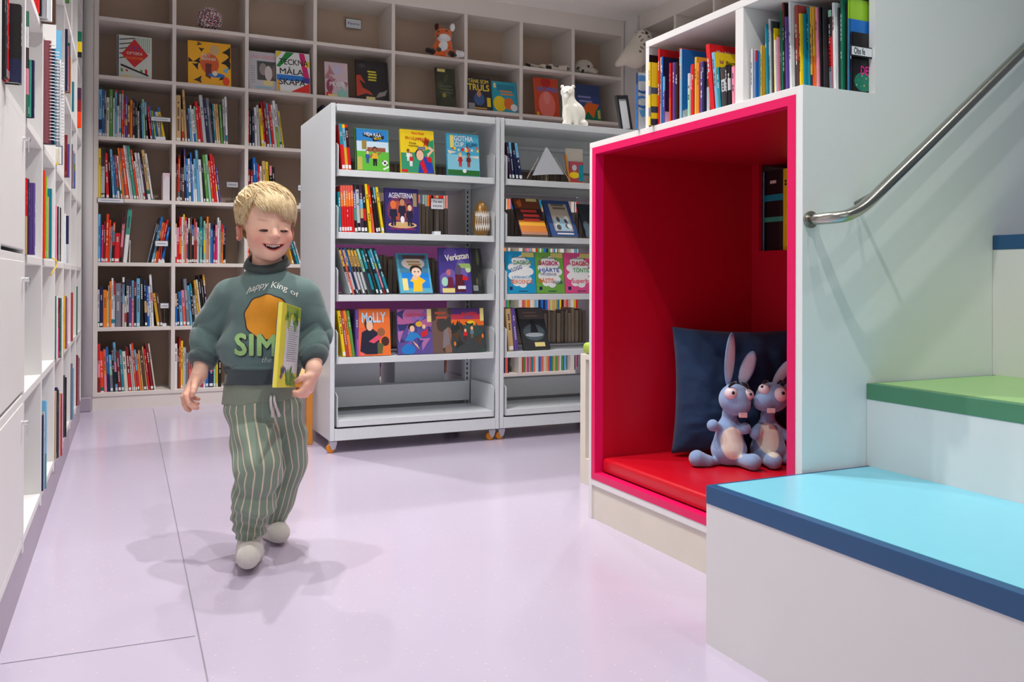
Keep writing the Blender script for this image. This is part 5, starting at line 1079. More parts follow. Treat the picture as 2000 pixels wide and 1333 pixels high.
o = m.build('cover', M['navy_cloth'], pw, smooth=True)
bm = bmesh.new(); bm.from_mesh(o.data); bmesh.ops.remove_doubles(bm, verts=bm.verts, dist=.0012); bm.to_mesh(o.data); bm.free()

# books in the little opening of the nook's back wall
book_row('1483.5 6 324 0 s;1490 37 326 0 k30t8k20E6k36;1528 12 322 0 y;1541 14 320 0 n', (0, 0), 1, plane=((2.15, 2.6), (2.15, 1.6)), a=(0, -1), n=(1, 0), zs=.9024, where='in opening of the nook back wall', group='books in the nook opening', dep=.2, maxh=.285, bname='picture_book', sticker=False, rng=4)

# white ceramic bear on the steel shelf
o_ = at(1120, 242, y=MY + .12); ZT = 1.597; o_ = Vector((o_.x, MY + .12, ZT + .0004)); s = FOC / depth_of(o_)
r = toy('bear_figurine', 'white seated bear figurine on top of the second steel shelf', 'ornament', o_)
q = lambda u, v, y=0.: np.array([(u - 1120) / s, y, (242 - v) / s])
def bear(P):
    d = ell(P, q(1122, 216, .0), (.058, .055, .068)); d = smin(d, cone(P, q(1117, 215, -.005), q(1110, 186, -.012), .048, .034), .02)
    d = smin(d, ell(P, q(1108, 172, -.016), (.037, .037, .032)), .014); d = smin(d, ell(P, q(1106, 177, -.048), (.018, .02, .015)), .012)
    for u, v in ((1098, 161), (1119, 161)): d = smin(d, ell(P, q(u, v, -.008), (.0105, .007, .011)), .004)
    for u in (1110, 1124): d = smin(d, cone(P, q(u, 205, -.035), q(u, 238, -.05), .018, .0135), .010)
    for u in (1107, 1139): d = smin(d, ell(P, q(u, 234, -.01), (.026, .035, .021)), .012)
    return np.maximum(d, -P[:, 2])
def bcol(V):
    out = np.tile(L3((232, 228, 216)), (len(V), 1))
    for u, v in ((1101.5, 171), (1111, 171)):
        c = q(u, v, -.05); out[((V[:, 0] - c[0]) ** 2 + (V[:, 2] - c[2]) ** 2 < .0024 ** 2) & (V[:, 1] < -.03)] = L3('K')
    c = q(1106, 175.5, -.06); out[(((V[:, 0] - c[0]) / .007) ** 2 + ((V[:, 2] - c[2]) / .0042) ** 2 < 1) & (V[:, 1] < -.05)] = L3((120, 104, 100))
    return out
sdf_obj('figure', bear, q(1080, 243, -.12), q(1162, 148, .1), .0035, M['gloss'], r, bcol)

# toy fox
o_ = at(870, 112, y=YB + .03); o_.z = ROWZ[6] + .001; s = FOC / depth_of(o_)
r = toy('plush_fox', 'orange toy fox sitting in the fifth top cubby with legs over the edge', 'soft toy', o_)
q = lambda u, v, y=0.: np.array([(u - 870) / s, y, (112 - v) / s])
def fox(P):
    d = cone(P, q(868, 100, .01), q(866, 84, .0), .060, .044); d = smin(d, ell(P, q(866, 70, -.01), (.062, .052, .052)), .012); d = smin(d, ell(P, q(868, 75, -.05), (.040, .034, .026)), .012)
    for u, v, w_ in ((854, 53, -.25), (883, 53, .2)): d = smin(d, ell(P, q(u, v, .005), (.021, .012, .034), rot(0, w_, 0)), .006)
    d = smin(d, chain(P, [q(858, 104, -.03), q(848, 106, -.07), q(838, 104, -.085)], [.026, .022, .021]), .006); d = smin(d, chain(P, [q(874, 104, -.03), q(880, 108, -.08), q(886, 113, -.10)], [.026, .022, .021]), .006)
    d = smin(d, chain(P, [q(878, 106, .02), q(890, 106, -.01), q(901, 107, -.02)], [.02, .03, .024]), .006)
    d = smin(d, chain(P, [q(856, 84, -.02), q(850, 98, -.05)], [.02, .018]), .006); d = smin(d, chain(P, [q(877, 84, -.02), q(880, 98, -.05)], [.02, .018]), .006)
    return np.where(P[:, 1] > -.036, np.maximum(d, .0008 - P[:, 2]), d)
def fcol(V):
    out = np.tile(L3((222, 100, 30)), (len(V), 1)); X, Y, Z = V.T
    def near(u, v, ru, rv, y=None): c = q(u, v); return ((X - c[0]) / (ru / s)) ** 2 + ((Z - c[2]) / (rv / s)) ** 2 < 1
    fr = Y < -.012; out[near(868, 78, 13, 6.5) & fr] = L3('w'); out[near(867, 92, 9, 10) & fr] = L3('w'); out[near(897, 107, 11, 12) & (X > q(891, 0)[0])] = L3('w')
    out[(near(842, 105, 11, 8) | near(885, 113, 8, 9) | near(858, 100, 5, 5)) & (Y < -.03)] = L3((40, 28, 28)); out[near(852, 50, 5, 9)] = L3((60, 40, 36)); out[near(883, 53, 5.5, 8) & (Y < .006)] = L3('w')
    out[(near(873, 63, 2, 2) | near(857, 64, 2, 2) | near(857, 74, 3, 2)) & fr] = L3('k'); return out
sdf_obj('body', fox, q(825, 122, -.2), q(915, 38, .12), .0055, M['plush'], r, fcol)

# yarn ball
o_ = at(409, 33, y=YB + .09); r_ = 23.5 * depth_of(o_) / FOC; o_.z = ROWZ[6] + r_ * 1.045
r = toy('yarn_ball', 'mottled pompom ball of red, white and navy yarn, second top cubby', 'yarn ball', o_)
def yarn(P): return np.linalg.norm(P, axis=1) - r_ * (1 + .05 * np.sin(P[:, 0] * 290 + 3 * np.sin(P[:, 2] * 130)) * np.sin(P[:, 2] * 270 + 2 * np.sin(P[:, 1] * 170)))
def ycol(V):
    k = np.sin(V[:, 0] * 190 + 2.5 * np.sin(V[:, 2] * 150)) + np.sin(V[:, 2] * 210 + 2 * np.sin(V[:, 1] * 120 + V[:, 0] * 90)); out = np.tile(L3((222, 206, 204)), (len(V), 1))
    out[k < -.35] = L3((140, 60, 66)); out[k > .9] = L3((48, 46, 84)); return out
sdf_obj('pompom', yarn, (-r_ * 1.15,) * 3, (r_ * 1.15,) * 3, .004, M['plush'], r, ycol)

# grey toy dog peeking from the last top cubby
o_ = at(1143, 147, y=YB + .06); o_.z = ROWZ[6] + .0005; s = FOC / depth_of(o_)
r = toy('plush_dog', 'grey shaggy toy dog head resting in the last top cubby', 'soft toy', o_)
q = lambda u, v, y=0.: np.array([(u - 1143) / s, y, (147 - v) / s])
def dog(P):
    d = ell(P, q(1140, 131, 0), (.072, .06, .055)); d = smin(d, ell(P, q(1138, 138, -.05), (.036, .03, .026)), .012); d = smin(d, ell(P, q(1124, 136, .0), (.018, .03, .03)), .01); d = smin(d, ell(P, q(1156, 140, .02), (.05, .05, .028)), .012)
    return d + .003 * np.sin(P[:, 0] * 240) * np.sin(P[:, 2] * 260)
def dcol(V):
    out = np.tile(L3((196, 190, 176)), (len(V), 1)); X, Y, Z = V.T
    for u, v, rr in ((1128.5, 136, 2.6), (1148, 133, 2.6), (1137, 143, 2.8)): c = q(u, v); out[((X - c[0]) ** 2 + (Z - c[2]) ** 2 < (rr / s) ** 2) & (Y < -.01)] = L3('k')
    return out
sdf_obj('body', dog, q(1110, 150, -.12), q(1180, 108, .11), .0055, M['plush'], r, dcol)

# long flat spotted toy
o_ = at(1069, 134, y=YB + .04); o_.z = ROWZ[6] + .0005; s = FOC / depth_of(o_)
r = toy('plush_cow', 'flat black and white spotted soft toy lying in seventh top cubby', 'soft toy', o_)
q = lambda u, v, y=0.: np.array([(u - 1069) / s, y, (134 - v) / s])
def flat(P):
    d = None
    for u, rr, v in ((1030, .028, 127), (1044, .024, 128), (1060, .023, 128.5), (1076, .026, 129), (1092, .022, 131), (1104, .027, 131)):
        e = ell(P, q(u, v, .0), (.034, .04, rr)); d = e if d is None else smin(d, e, .012)
    return np.maximum(d, -P[:, 2] + .0005)
sdf_obj('body', flat, q(1015, 140, -.08), q(1120, 115, .08), .005, M['plush'], r, lambda V: np.where((np.sin(V[:, 0] * 60 + 1) * np.sin(V[:, 2] * 90 + V[:, 0] * 30) > .25)[:, None], L3((50, 44, 44)), L3((206, 196, 182))))

# snowy owl toy at the corner shelf
o_ = Vector((3.72, 5.43, ROWZ[6])); s = FOC / depth_of(o_)
r = toy('plush_owl', 'white soft toy with grey spots and dark eye in the far corner', 'soft toy', o_)
u_o, v_o = 1000 + FOC * (RIGHT.dot(o_)) / (FWD.dot(o_)), 0
q = lambda u, v, y=0.: np.array([(u - u_o) / s, y, (161 - v) / s])
def owl(P):
    d = ell(P, q(1254, 106, 0), (.075, .075, .075)); d = smin(d, cone(P, q(1250, 118, .0), q(1240, 138, .0), .075, .09), .03)
    return smin(d, chain(P, [q(1240, 132, .0), q(1222, 143, -.02), q(1204, 155, -.03)], [.085, .055, .022]), .03)
def ocol(V):
    out = np.tile(L3((226, 218, 204)), (len(V), 1)); k = np.sin(V[:, 0] * 95 + 1.7 * np.sin(V[:, 2] * 50)) * np.sin(V[:, 2] * 100 + V[:, 1] * 60)
    out[(k > .55) & (V[:, 0] > q(1238, 0)[0]) & (V[:, 2] > q(0, 142)[2])] = L3((120, 112, 108)); c = q(1259, 97); out[((V[:, 0] - c[0]) ** 2 + (V[:, 2] - c[2]) ** 2 < .014 ** 2) & (V[:, 1] < 0)] = L3('k'); return out
sdf_obj('body', owl, q(1190, 165, -.13), q(1285, 78, .13), .006, M['plush'], r, ocol)
# ------------------------------------------------------------------ the boy
D0, X0 = 2.52, -.718
org = RIGHT * X0 + FWD * D0
boy = bpy.data.objects.new('person', None); C.objects.link(boy); boy.empty_display_size = .1; boy.matrix_world = frame_at(org)
tag(boy, 'smiling blond boy in green sweatshirt and striped trousers walking with a book', 'person')
def Q(u, v, d): return np.array([(u - 1000) / FOC * d - X0, d - D0, EYE + (542.4 - v) / FOC * d])
HC = Q(521.5, 437, 2.52); HR = rot(0, 0, .53) @ rot(.13, 0, .0)
def toH(P): return (P - HC.astype(P.dtype)) @ HR.astype(P.dtype)
def H2B(p): return HR @ np.array(p) + HC
def mouth_m(h):
    x, z = h[:, 0], h[:, 2]
    return np.maximum(np.maximum(z - (-.0540 + 3.2 * x * x), (-.0680 + 19 * x * x) - z), np.abs(x) - .0285)
def head(P):
    h = toH(P); sx = np.abs(h[:, 0]); hs = np.stack([sx, h[:, 1], h[:, 2]], 1)
    d = ell(h, (0, .016, .032), (.074, .088, .078)); d = smin(d, ell(h, (0, -.022, -.030), (.062, .058, .066)), .02)
    d = smin(d, ell(h, (0, -.028, -.064), (.047, .046, .036)), .02); d = smin(d, ell(h, (0, -.060, -.085), (.018, .016, .014)), .016)
    d = smin(d, ell(hs, (.034, -.050, -.037), (.022, .021, .022)), .022)
    d = smax(d, -ell(hs, (.028, -.090, -.006), (.017, .013, .009)), .012)
    d = smin(d, ell(hs, (.0275, -.064, -.0125), (.0165, .0135, .0105)), .007)
    d = smin(d, cone(h, (0, -.072, .0), (0, -.0875, -.027), .0065, .0102), .012); d = smin(d, ell(hs, (.0088, -.0795, -.030), (.0066, .0078, .0058)), .006)
    d = smax(d, -ell(hs, (.005, -.0865, -.0368), (.0028, .004, .0026)), .002)
    m = mouth_m(h); front = h[:, 1] < -.045
    d = d - np.where(front, .0024 * np.exp(-(np.maximum(m, -.004) / .0034) ** 2), 0)
    d = smax(d, -np.maximum(m, h[:, 1] + .069), .0015)
    e = smax(ell(h, (-.0755, .016, -.030), (.0075, .0190, .0240), rot(-.15, -.10, -.62)), -ell(h, (-.0820, .007, -.029), (.0056, .0110, .0140)), .003)
    e = np.minimum(e, ell(h, (.0745, .020, -.030), (.0070, .0170, .0230), rot(-.15, .08, .25)))
    return smin(d, e, .006)
SHL, SHR = Q(456, 572, 2.54), Q(590, 572, 2.54); ELL_, ELR = Q(408, 645, 2.56), Q(624, 652, 2.555); WL, WR = Q(390, 733, 2.50), Q(613, 720, 2.468)
fingers = {'L': ([(366, 773, 2.457), (371, 788, 2.450), (379, 796, 2.455), (386, 797, 2.460)], [(361, 776, 2.475), (362, 790, 2.470), (366, 799, 2.472), (371, 802, 2.478)], [(362, 774, 2.492), (372, 785, 2.490), (380, 789, 2.490), (387, 789, 2.492)], [(367, 770, 2.505), (376, 776, 2.505), (383, 779, 2.506), (389, 780, 2.508)]),
           'R': ([(598, 752, 2.436), (589, 764, 2.428), (582, 767, 2.424), (576, 766, 2.420)], [(601, 757, 2.450), (590, 769, 2.444), (583, 771, 2.440), (577, 770, 2.436)], [(604, 760, 2.464), (594, 771, 2.460), (587, 773, 2.458), (581, 772, 2.454)], [(607, 760, 2.478), (600, 771, 2.474), (595, 773, 2.472), (590, 773, 2.470)])}
thumbs = {'L': [(383, 748, 2.470), (380, 760, 2.452), (378, 767, 2.446), (376, 773, 2.444)], 'R': [(607, 734, 2.448), (595, 736, 2.434), (587, 740, 2.430), (579, 745, 2.431)]}
frs = ([.0098, .0082, .0074, .0064], [.0100, .0083, .0074, .0064], [.0096, .0079, .0070, .0060], [.0088, .0070, .0062, .0054])
def hands(P):
    out = None
    for k, W, E in (('L', WL, ELL_), ('R', WR, ELR)):
        d = cone(P, E, W, .030, .0195)
        palm = None
        for f in fingers[k]:
            e = cone(P, W, Q(*f[0]), .0165, .0105); palm = e if palm is None else smin(palm, e, .010)
        d = smin(d, palm, .012)
        for f, r_ in zip(fingers[k], frs): d = smin(d, chain(P, [Q(*p) for p in f], r_, .001), .0022)
        d = smin(d, smin(chain(P, [Q(*p) for p in thumbs[k]], [.0110, .0092, .0082, .0066], .001), cone(P, W, Q(*thumbs[k][0]), .014, .011), .006), .005)
        out = d if out is None else np.minimum(out, d)
    return out
KL, AL, KR, AR = Q(505, 915, 2.43), Q(489, 1045, 2.47), Q(568, 905, 2.60), Q(538, 1020, 2.66)
HPL, HPR = Q(485, 800, 2.52), Q(550, 800, 2.55)
TOEL, HEELL = Q(487, 1088, 2.350), Q(490, 1082, 2.455); TOER, HEELR = Q(549, 1047, 2.60), Q(536, 1044, 2.70)
def body(P):
    d = smin(head(P), cone(P, Q(522, 480, 2.545), Q(521, 540, 2.555), .041, .044), .011)
    t = smin(ell(P, Q(521, 600, 2.54), (.100, .075, .095)), ell(P, Q(513, 720, 2.535), (.092, .076, .11)), .05)
    t = smin(t, smin(cone(P, Q(521, 562, 2.545), SHL, .040, .034), cone(P, Q(521, 562, 2.545), SHR, .040, .034), .015), .02)
    d = smin(d, t, .03)
    d = smin(d, np.minimum(cone(P, SHL, ELL_, .035, .031), cone(P, SHR, ELR, .035, .031)), .015); d = smin(d, hands(P), .008)
    for hp, k, a, t_, he in ((HPL, KL, AL, TOEL, HEELL), (HPR, KR, AR, TOER, HEELR)):
        d = smin(d, chain(P, [hp, k, a], [.060, .044, .028], .01), .02); d = smin(d, smin(cone(P, he, t_, .022, .019), cone(P, a, he, .026, .021), .01), .01)
    return d
def skin(V):
    h = toH(V); out = np.tile(L3((240, 194, 170)), (len(V), 1)); x, y, z = h.T; fr = (y < -.02) & (z > -.11) & (z < .1) & (np.abs(x) < .08)
    def mixin(w, c): 
        w = np.clip(w, 0, 1)[:, None]; out[:] = out * (1 - w) + L3(c) * w
    g = lambda cx, cz, r: np.exp(-(((np.abs(x) - cx) ** 2 + (z - cz) ** 2) / r ** 2)) * fr
    mixin(.55 * g(.042, -.040, .024), (214, 118, 104)); mixin(.35 * g(0, -.032, .012), (216, 126, 110)); mixin(.4 * g(.028, -.014, .014), (214, 150, 136)); mixin(.3 * g(0, -.088, .016), (220, 150, 130))
    mixin(.5 * np.exp(-(((np.abs(x) - .030) / .014) ** 2 + ((z - .014 - .12 * (np.abs(x) - .03)) / .0032) ** 2)) * fr, (160, 112, 84))
    m = mouth_m(h); mixin(.9 * np.exp(-(m / .0032) ** 2) * fr * (y < -.06), (196, 84, 84)); mixin(1. * ((m < -.0004) & fr & (y > -.0775)), (84, 22, 26))
    e = (np.abs(x) > .072) & (np.abs(z + .030) < .030); mixin(.45 * e, (222, 132, 112)); mixin(.5 * (e & (np.abs(x) < .082) & (y < .016)), (186, 96, 80))
    hz = (V[:, 2] < Q(0, 728, 2.5)[2]) & (V[:, 2] > .35); mixin(.22 * hz, (214, 128, 108))
    for k in 'LR':
        for f in list(fingers[k]) + [thumbs[k]]:
            r2 = ((V - Q(*f[-1])) ** 2).sum(1); mixin(.4 * np.exp(-r2 / .009 ** 2), (206, 104, 92))
    return out
M['skin'] = paint_mat('skin', .5, .35, sss=.12)
sdf_obj('body', body, (-.30, -.26, -.01), (.28, .26, 1.10), .0023, M['skin'], boy, skin)
# eyes, teeth
for sgn in (-1, 1):
    pts = [H2B((sgn * .0275 + t * .0135, -.0775 + .0032 * abs(t) ** 2 + .0022 * (abs(t) if sgn * t > 0 else 0), -.0138 + .0008 * t * 0 - .0018 * abs(t) ** 2 * 1.2 + (.0016 if 0 else 0))) for t in np.linspace(-1, 1, 9)]
    MB().tube([tuple(p) for p in pts], [.0004, .0016, .0030, .0037, .0039, .0036, .0028, .0016, .0004], 10, lin((52, 34, 30))).build('eye', M['gloss'], boy, smooth=True, paint=True)
    pts = [H2B((sgn * .0275 + t * .0155, -.0782 + .0042 * t * t, -.0108 - .0030 * t * t)) for t in np.linspace(-1, 1, 9)]
    MB().tube([tuple(p) for p in pts], [.0003, .0008, .0010, .0011, .0011, .0011, .0010, .0008, .0003], 8, lin((150, 92, 74))).build('eyelid', M['skin'], boy, smooth=True, paint=True)
tb = MB()
for k in range(8):
    x = (k - 3.5) * .0050; w_ = .0023; zt_ = -.0545 + 3.2 * x * x; zb_ = zt_ - (.0068 if k in (3, 4) else .0058 if k in (2, 5) else .0046); y_ = -.0742 + 9 * x * x
    tb.prism([(x - w_, zt_), (x - w_ * .9, zb_ + .001), (x - w_ * .5, zb_), (x + w_ * .5, zb_), (x + w_ * .9, zb_ + .001), (x + w_, zt_)], y_, y_ + .003, lin((240, 234, 224)), axis='y')
tb.v = [tuple(H2B(v)) for v in tb.v]; tb.build('teeth', M['gloss'], boy, paint=True)

# hair: a soft cap under many combed locks
def zmin(x, y):
    s_ = lambda a, b, t: np.clip((t - a) / (b - a), 0, 1) ** 2 * (3 - 2 * np.clip((t - a) / (b - a), 0, 1))
    front = .060 - .034 * s_(-.01, .05, x); side = .004 + 0 * x; backz = -.058 + 0 * x
    return front * (1 - s_(-.055, -.02, y)) + (side * (1 - s_(.03, .06, y)) + backz * s_(.03, .06, y)) * s_(-.055, -.02, y)
HA = np.array([.0835, .0985, .0800]); HCn = np.array([0, .020, .036])
def hair(P):
    h = toH(P); d = ell(h, HCn, HA) + .0025 * np.sin(h[:, 0] * 160 + 2 * np.sin(h[:, 1] * 60)) * np.sin(h[:, 1] * 50 + h[:, 2] * 70)
    return smax(d, zmin(h[:, 0], h[:, 1]) - h[:, 2], .010)
hcol = lambda V: np.tile(L3((196, 162, 114)), (len(V), 1)) * (1 + .10 * np.sin(V[:, 0] * 420 + V[:, 2] * 160)[:, None])
M['hair'] = paint_mat('blond_hair', .62, .3, sheen=.2)
hb = sdf_obj('hair', hair, HC - .14, HC + .16, .003, M['hair'], boy, hcol)
rr = random.Random(5); lk = MB(); shades = [(218, 190, 144), (208, 178, 130), (226, 202, 158), (198, 168, 120), (232, 210, 170), (212, 184, 138)]
cr = np.array([.012, .62, .78]); cr = cr / np.linalg.norm(cr)
for k in range(2600):
    ph = rr.uniform(0, 2 * PI); t0 = rr.uniform(.0, 1.15) ** 1.0; L = rr.uniform(.45, .95)
    e1 = np.cross(cr, [1, 0, 0]); e1 /= np.linalg.norm(e1); e2 = np.cross(cr, e1)
    lift = rr.choice([.01, .02, .04, .075]) * rr.uniform(.3, 1.1); pts = []; tw = rr.uniform(.1, .7); wob = rr.uniform(-.2, .2)
    for j in range(7):
        th = t0 + L * j / 6; p_ = ph + tw * (j / 6) + wob * (j / 6) ** 2
        dv = cr * math.cos(th) + (e1 * math.cos(p_) + e2 * math.sin(p_)) * math.sin(th)
        q = HCn + HA * dv * (1.0 + lift * math.sin(min(1, j / 6 * 1.0) * PI * .85) + .006)
        pts.append(q)
    end = pts[-1]
    lim = zmin(np.array([end[0]]), np.array([end[1]]))[0] - .012
    pts = [q for q in pts if q[2] > zmin(np.array([q[0]]), np.array([q[1]]))[0] - .013]
    if len(pts) < 4: continue
    n = len(pts); r0 = rr.uniform(.0010, .0021)
    lk.tube([tuple(H2B(q)) for q in pts], [r0 * (1 - .85 * (j / (n - 1)) ** 1.6) * (.6 if j == 0 else 1) for j in range(n)], 5, tuple(L3(rr.choice(shades)) * rr.uniform(.85, 1.08)))
for k in range(520):                                              # fringe swept over the forehead
    x0 = rr.uniform(-.055, .060); z0_ = .036 + .080 * math.sqrt(max(.02, 1 - (x0 / .0835) ** 2)) * rr.uniform(.40, .93); dx = rr.uniform(.006, .026); drop = .030 + .030 * max(0, min(1, (x0 + .02) / .06)) + rr.uniform(-.013, .013) - .022 * max(0, (x0 - .040) / .02)
    pts = []
    for j in range(6):
        t = j / 5; x = x0 + dx * t; z = z0_ - (z0_ - (.075 - drop)) * t ** 1.1
        y = .020 - .1005 * math.sqrt(max(.03, 1 - (x / .0850) ** 2 - ((z - .036) / .0815) ** 2))
        pts.append(tuple(H2B((x, y - .004 * math.sin(t * PI), z))))
    r0 = rr.uniform(.0010, .0020); lk.tube(pts, [r0 * .7, r0, r0, r0 * .85, r0 * .6, r0 * .15], 5, tuple(L3(rr.choice(shades)) * rr.uniform(.85, 1.05)))
for k in range(1100):                                             # short hair over the temples and nape
    x = rr.choice((-1, 1)); yy = rr.uniform(-.05, .10); th_ = math.acos(max(-1, min(1, (yy - HCn[1]) / HA[1]))); zl = zmin(np.array([x * .07]), np.array([yy]))[0]; zz = zl + rr.uniform(-.004, .05)
    pts = []; sl = rr.uniform(-.4, .5); Ln = rr.uniform(.014, .030)
    for j in range(5):
        t = j / 4; y = yy + sl * Ln * t; z = zz - Ln * t * .85; r2 = 1 - ((y - HCn[1]) / HA[1]) ** 2 - ((z - HCn[2]) / HA[2]) ** 2 * .55
        if z < zl - .010: break
        pts.append(tuple(H2B((x * HA[0] * math.sqrt(max(.05, r2)) + x * (.0012 + .002 * math.sin(t * PI)), y, z))))
    if len(pts) < 3: continue
    r0 = rr.uniform(.0010, .0019); lk.tube(pts, [r0 * (1 - .8 * (j / (len(pts) - 1)) ** 1.5) for j in range(len(pts))], 5, tuple(L3(rr.choice(shades)) * rr.uniform(.78, 1.0)))
lk.build('lock', M['hair'], hb, smooth=True, paint=True)

# sweatshirt
zc = lambda v: Q(0, v, 2.53)[2]
Z718, Z746 = zc(716), zc(745)
CUFL, CUFR = Q(398, 712, 2.52), Q(610, 708, 2.485)
def sweat(P, grow=0.):
    t = smin(ell(P, Q(521, 598, 2.538), (.112, .094, .096)), ell(P, Q(511, 682, 2.532), (.120, .102, .116)), .05)
    t = smin(t, smin(cone(P, Q(521, 552, 2.54), Q(454, 578, 2.54), .050, .044), cone(P, Q(521, 552, 2.54), Q(591, 578, 2.54), .050, .044), .02), .03)
    t = smin(t, cone(P, Q(521, 560, 2.545), Q(521, 540, 2.545), .070, .0540), .022)
    t = smax(t, Z718 + .004 - P[:, 2], .016)
    hc = Q(510, 730, 2.532); q = P - hc.astype(np.float32); hem = np.maximum((np.sqrt((q[:, 0] / .110) ** 2 + (q[:, 1] / .093) ** 2) - 1) * .095, np.abs(q[:, 2] - .0 ) - (Z718 - Z746) / 2 - .002)
    t = smin(t, hem, .014)
    fold = .0042 * np.sin(46 * P[:, 2] + 34 * P[:, 0] + 2.2 * np.sin(P[:, 0] * 26)) + .0018 * np.sin(95 * P[:, 2] - 40 * P[:, 0] + 2 * np.sin(P[:, 1] * 40))
    body_w = np.clip((np.abs(P[:, 0] - .0) - .05) / .05, .12, 1)
    sl = smin(chain(P, [Q(452, 580, 2.54), Q(409, 648, 2.562), Q(399, 696, 2.525)], [.054, .052, .042], .0), cone(P, Q(398, 694, 2.525), CUFL, .036, .030), .010)
    sr = smin(chain(P, [Q(592, 580, 2.54), Q(618, 645, 2.555), Q(613, 692, 2.50)], [.054, .050, .040], .0), cone(P, Q(613, 690, 2.50), CUFR, .035, .0295), .010)
    sg_ = np.sign(P[:, 0]); w1 = np.clip((zc(590) - P[:, 2]) / .06, 0, 1)
    cr1 = 1 - np.abs(np.sin(30 * P[:, 2] + 22 * P[:, 0] * sg_ + 1.6 * np.sin(P[:, 1] * 28 + P[:, 0] * 30))); cr2 = 1 - np.abs(np.sin(44 * P[:, 2] - 26 * P[:, 0] * sg_ + 1.4 * np.sin(P[:, 1] * 36 + 1)))
    w1 = w1 * np.clip((P[:, 2] - zc(704)) / .03, 0, 1); fs = (.0085 * cr1 ** 2.0 - .002 + .0045 * cr2 ** 3) * w1
    d = smin(t + fold * body_w, np.minimum(sl, sr) + fs, .014)
    for W, Cf, v_ in ((WL, CUFL, 0), (WR, CUFR, 0)):                 # open cuffs
        ax = (W - Cf) / np.linalg.norm(W - Cf); d = np.where(((P - Cf.astype(np.float32)) @ ax.astype(np.float32) > -.06) & (np.linalg.norm(P - Cf.astype(np.float32), axis=1) < .09), smax(d, (P - Cf.astype(np.float32)) @ ax.astype(np.float32) - .006, .004), d)
    d = smax(d, -cone(P, Q(521, 470, 2.535), Q(521, 512, 2.540), .0535, .0505), .006)
    return d
def scol(V):
    out = np.tile(L3((96, 119, 116)), (len(V), 1))
    def mixin(w, c): out[:] = out * (1 - w[:, None]) + L3(c) * w[:, None]
    mixin(np.clip((Z718 + .003 - V[:, 2]) / .004, 0, 1) * (np.abs(V[:, 0]) < .128), (66, 76, 78))
    for Cf, W in ((CUFL, WL), (CUFR, WR)):
        ax = (W - Cf) / np.linalg.norm(W - Cf); s_ = (V - Cf) @ ax; mixin(np.clip((s_ + .024) / .004, 0, 1) * (np.linalg.norm(V - Cf, axis=1) < .06), (76, 90, 90))
    return out
M['fleece'] = paint_mat('sweatshirt_fleece', .9, .2, sheen=.25, bump=.35, bscale=700)
sw = sdf_obj('sweatshirt', sweat, (-.27, -.20, .46), (.26, .16, .86), .0030, M['fleece'], boy, scol)
cl = MB(); n = 48; cc = Q(521, 512, 2.540); ring = []
for k in range(n):
    a = 2 * PI * k / n; row = []
    for rr_, dz in ((.0500, .012), (.0535, .0165), (.0575, .0150), (.0640, .0030), (.0665, -.0060), (.0630, -.0085), (.0560, .0000)):
        row.append((cc[0] + rr_ * 1.0 * math.cos(a), cc[1] + rr_ * .96 * math.sin(a), cc[2] - .006 + dz * (1 if math.sin(a) < .2 else 1.15) + .017 * math.sin(a) + .003 * math.cos(2 * a)))
    ring.append(row)
m_n = len(ring[0]); cl.v = [p for r_ in ring for p in r_]
for k in range(n):
    for j in range(m_n): cl.f.append((k * m_n + j, k * m_n + (j + 1) % m_n, ((k + 1) % n) * m_n + (j + 1) % m_n, ((k + 1) % n) * m_n + j)); cl.c.append(lin((58, 66, 65)))
cl.build('collar', M['fleece'], sw, smooth=True, paint=True)

# print on the chest, laid onto the cloth
vv = [v.co.copy() for v in sw.data.vertices]; bvh = BVHTree.FromPolygons(vv, [tuple(p.vertices) for p in sw.data.polygons])
def onchest(u, v, off=.0016):
    p = Q(u, v, 2.44); h = bvh.ray_cast(Vector((p[0], -.6, p[2])), Vector((0, 1, 0)))
    y = h[0].y if h[0] is not None else -.08
    d = D0 + y; p = Q(u, v, d); h = bvh.ray_cast(Vector((p[0], -.6, p[2])), Vector((0, 1, 0))); y = h[0].y if h[0] is not None else y
    return (p[0], y - off, p[2])
def disc(name, cx, cy, fr, col, off):
    m = MB(); nr, na = 7, 56; idx = {}
    for i in range(1, nr + 1):
        for j in range(na):
            a = 2 * PI * j / na; rx, ry = fr(a); m.v.append(onchest(cx + rx * math.cos(a) * i / nr, cy - ry * math.sin(a) * i / nr, off))
    m.v.append(onchest(cx, cy, off)); c0 = len(m.v) - 1
    for j in range(na): m.f.append((c0, j, (j + 1) % na)); m.c.append(lin(col))
    for i in range(nr - 1):
        for j in range(na): m.f.append((i * na + j, (i + 1) * na + j, (i + 1) * na + (j + 1) % na, i * na + (j + 1) % na)); m.c.append(lin(col))
    return m.build(name, M['print'], sw, smooth=True, paint=True)
pr = disc('print', 524, 620, lambda a: (47 + 1.2 * math.sin(9 * a), 46 + 1.2 * math.sin(9 * a)), (40, 38, 40), .0016)
disc('print', 524, 620, lambda a: (44.5 + 1.2 * math.sin(9 * a), 43.5 + 1.2 * math.sin(9 * a)), (222, 146, 24), .0022)
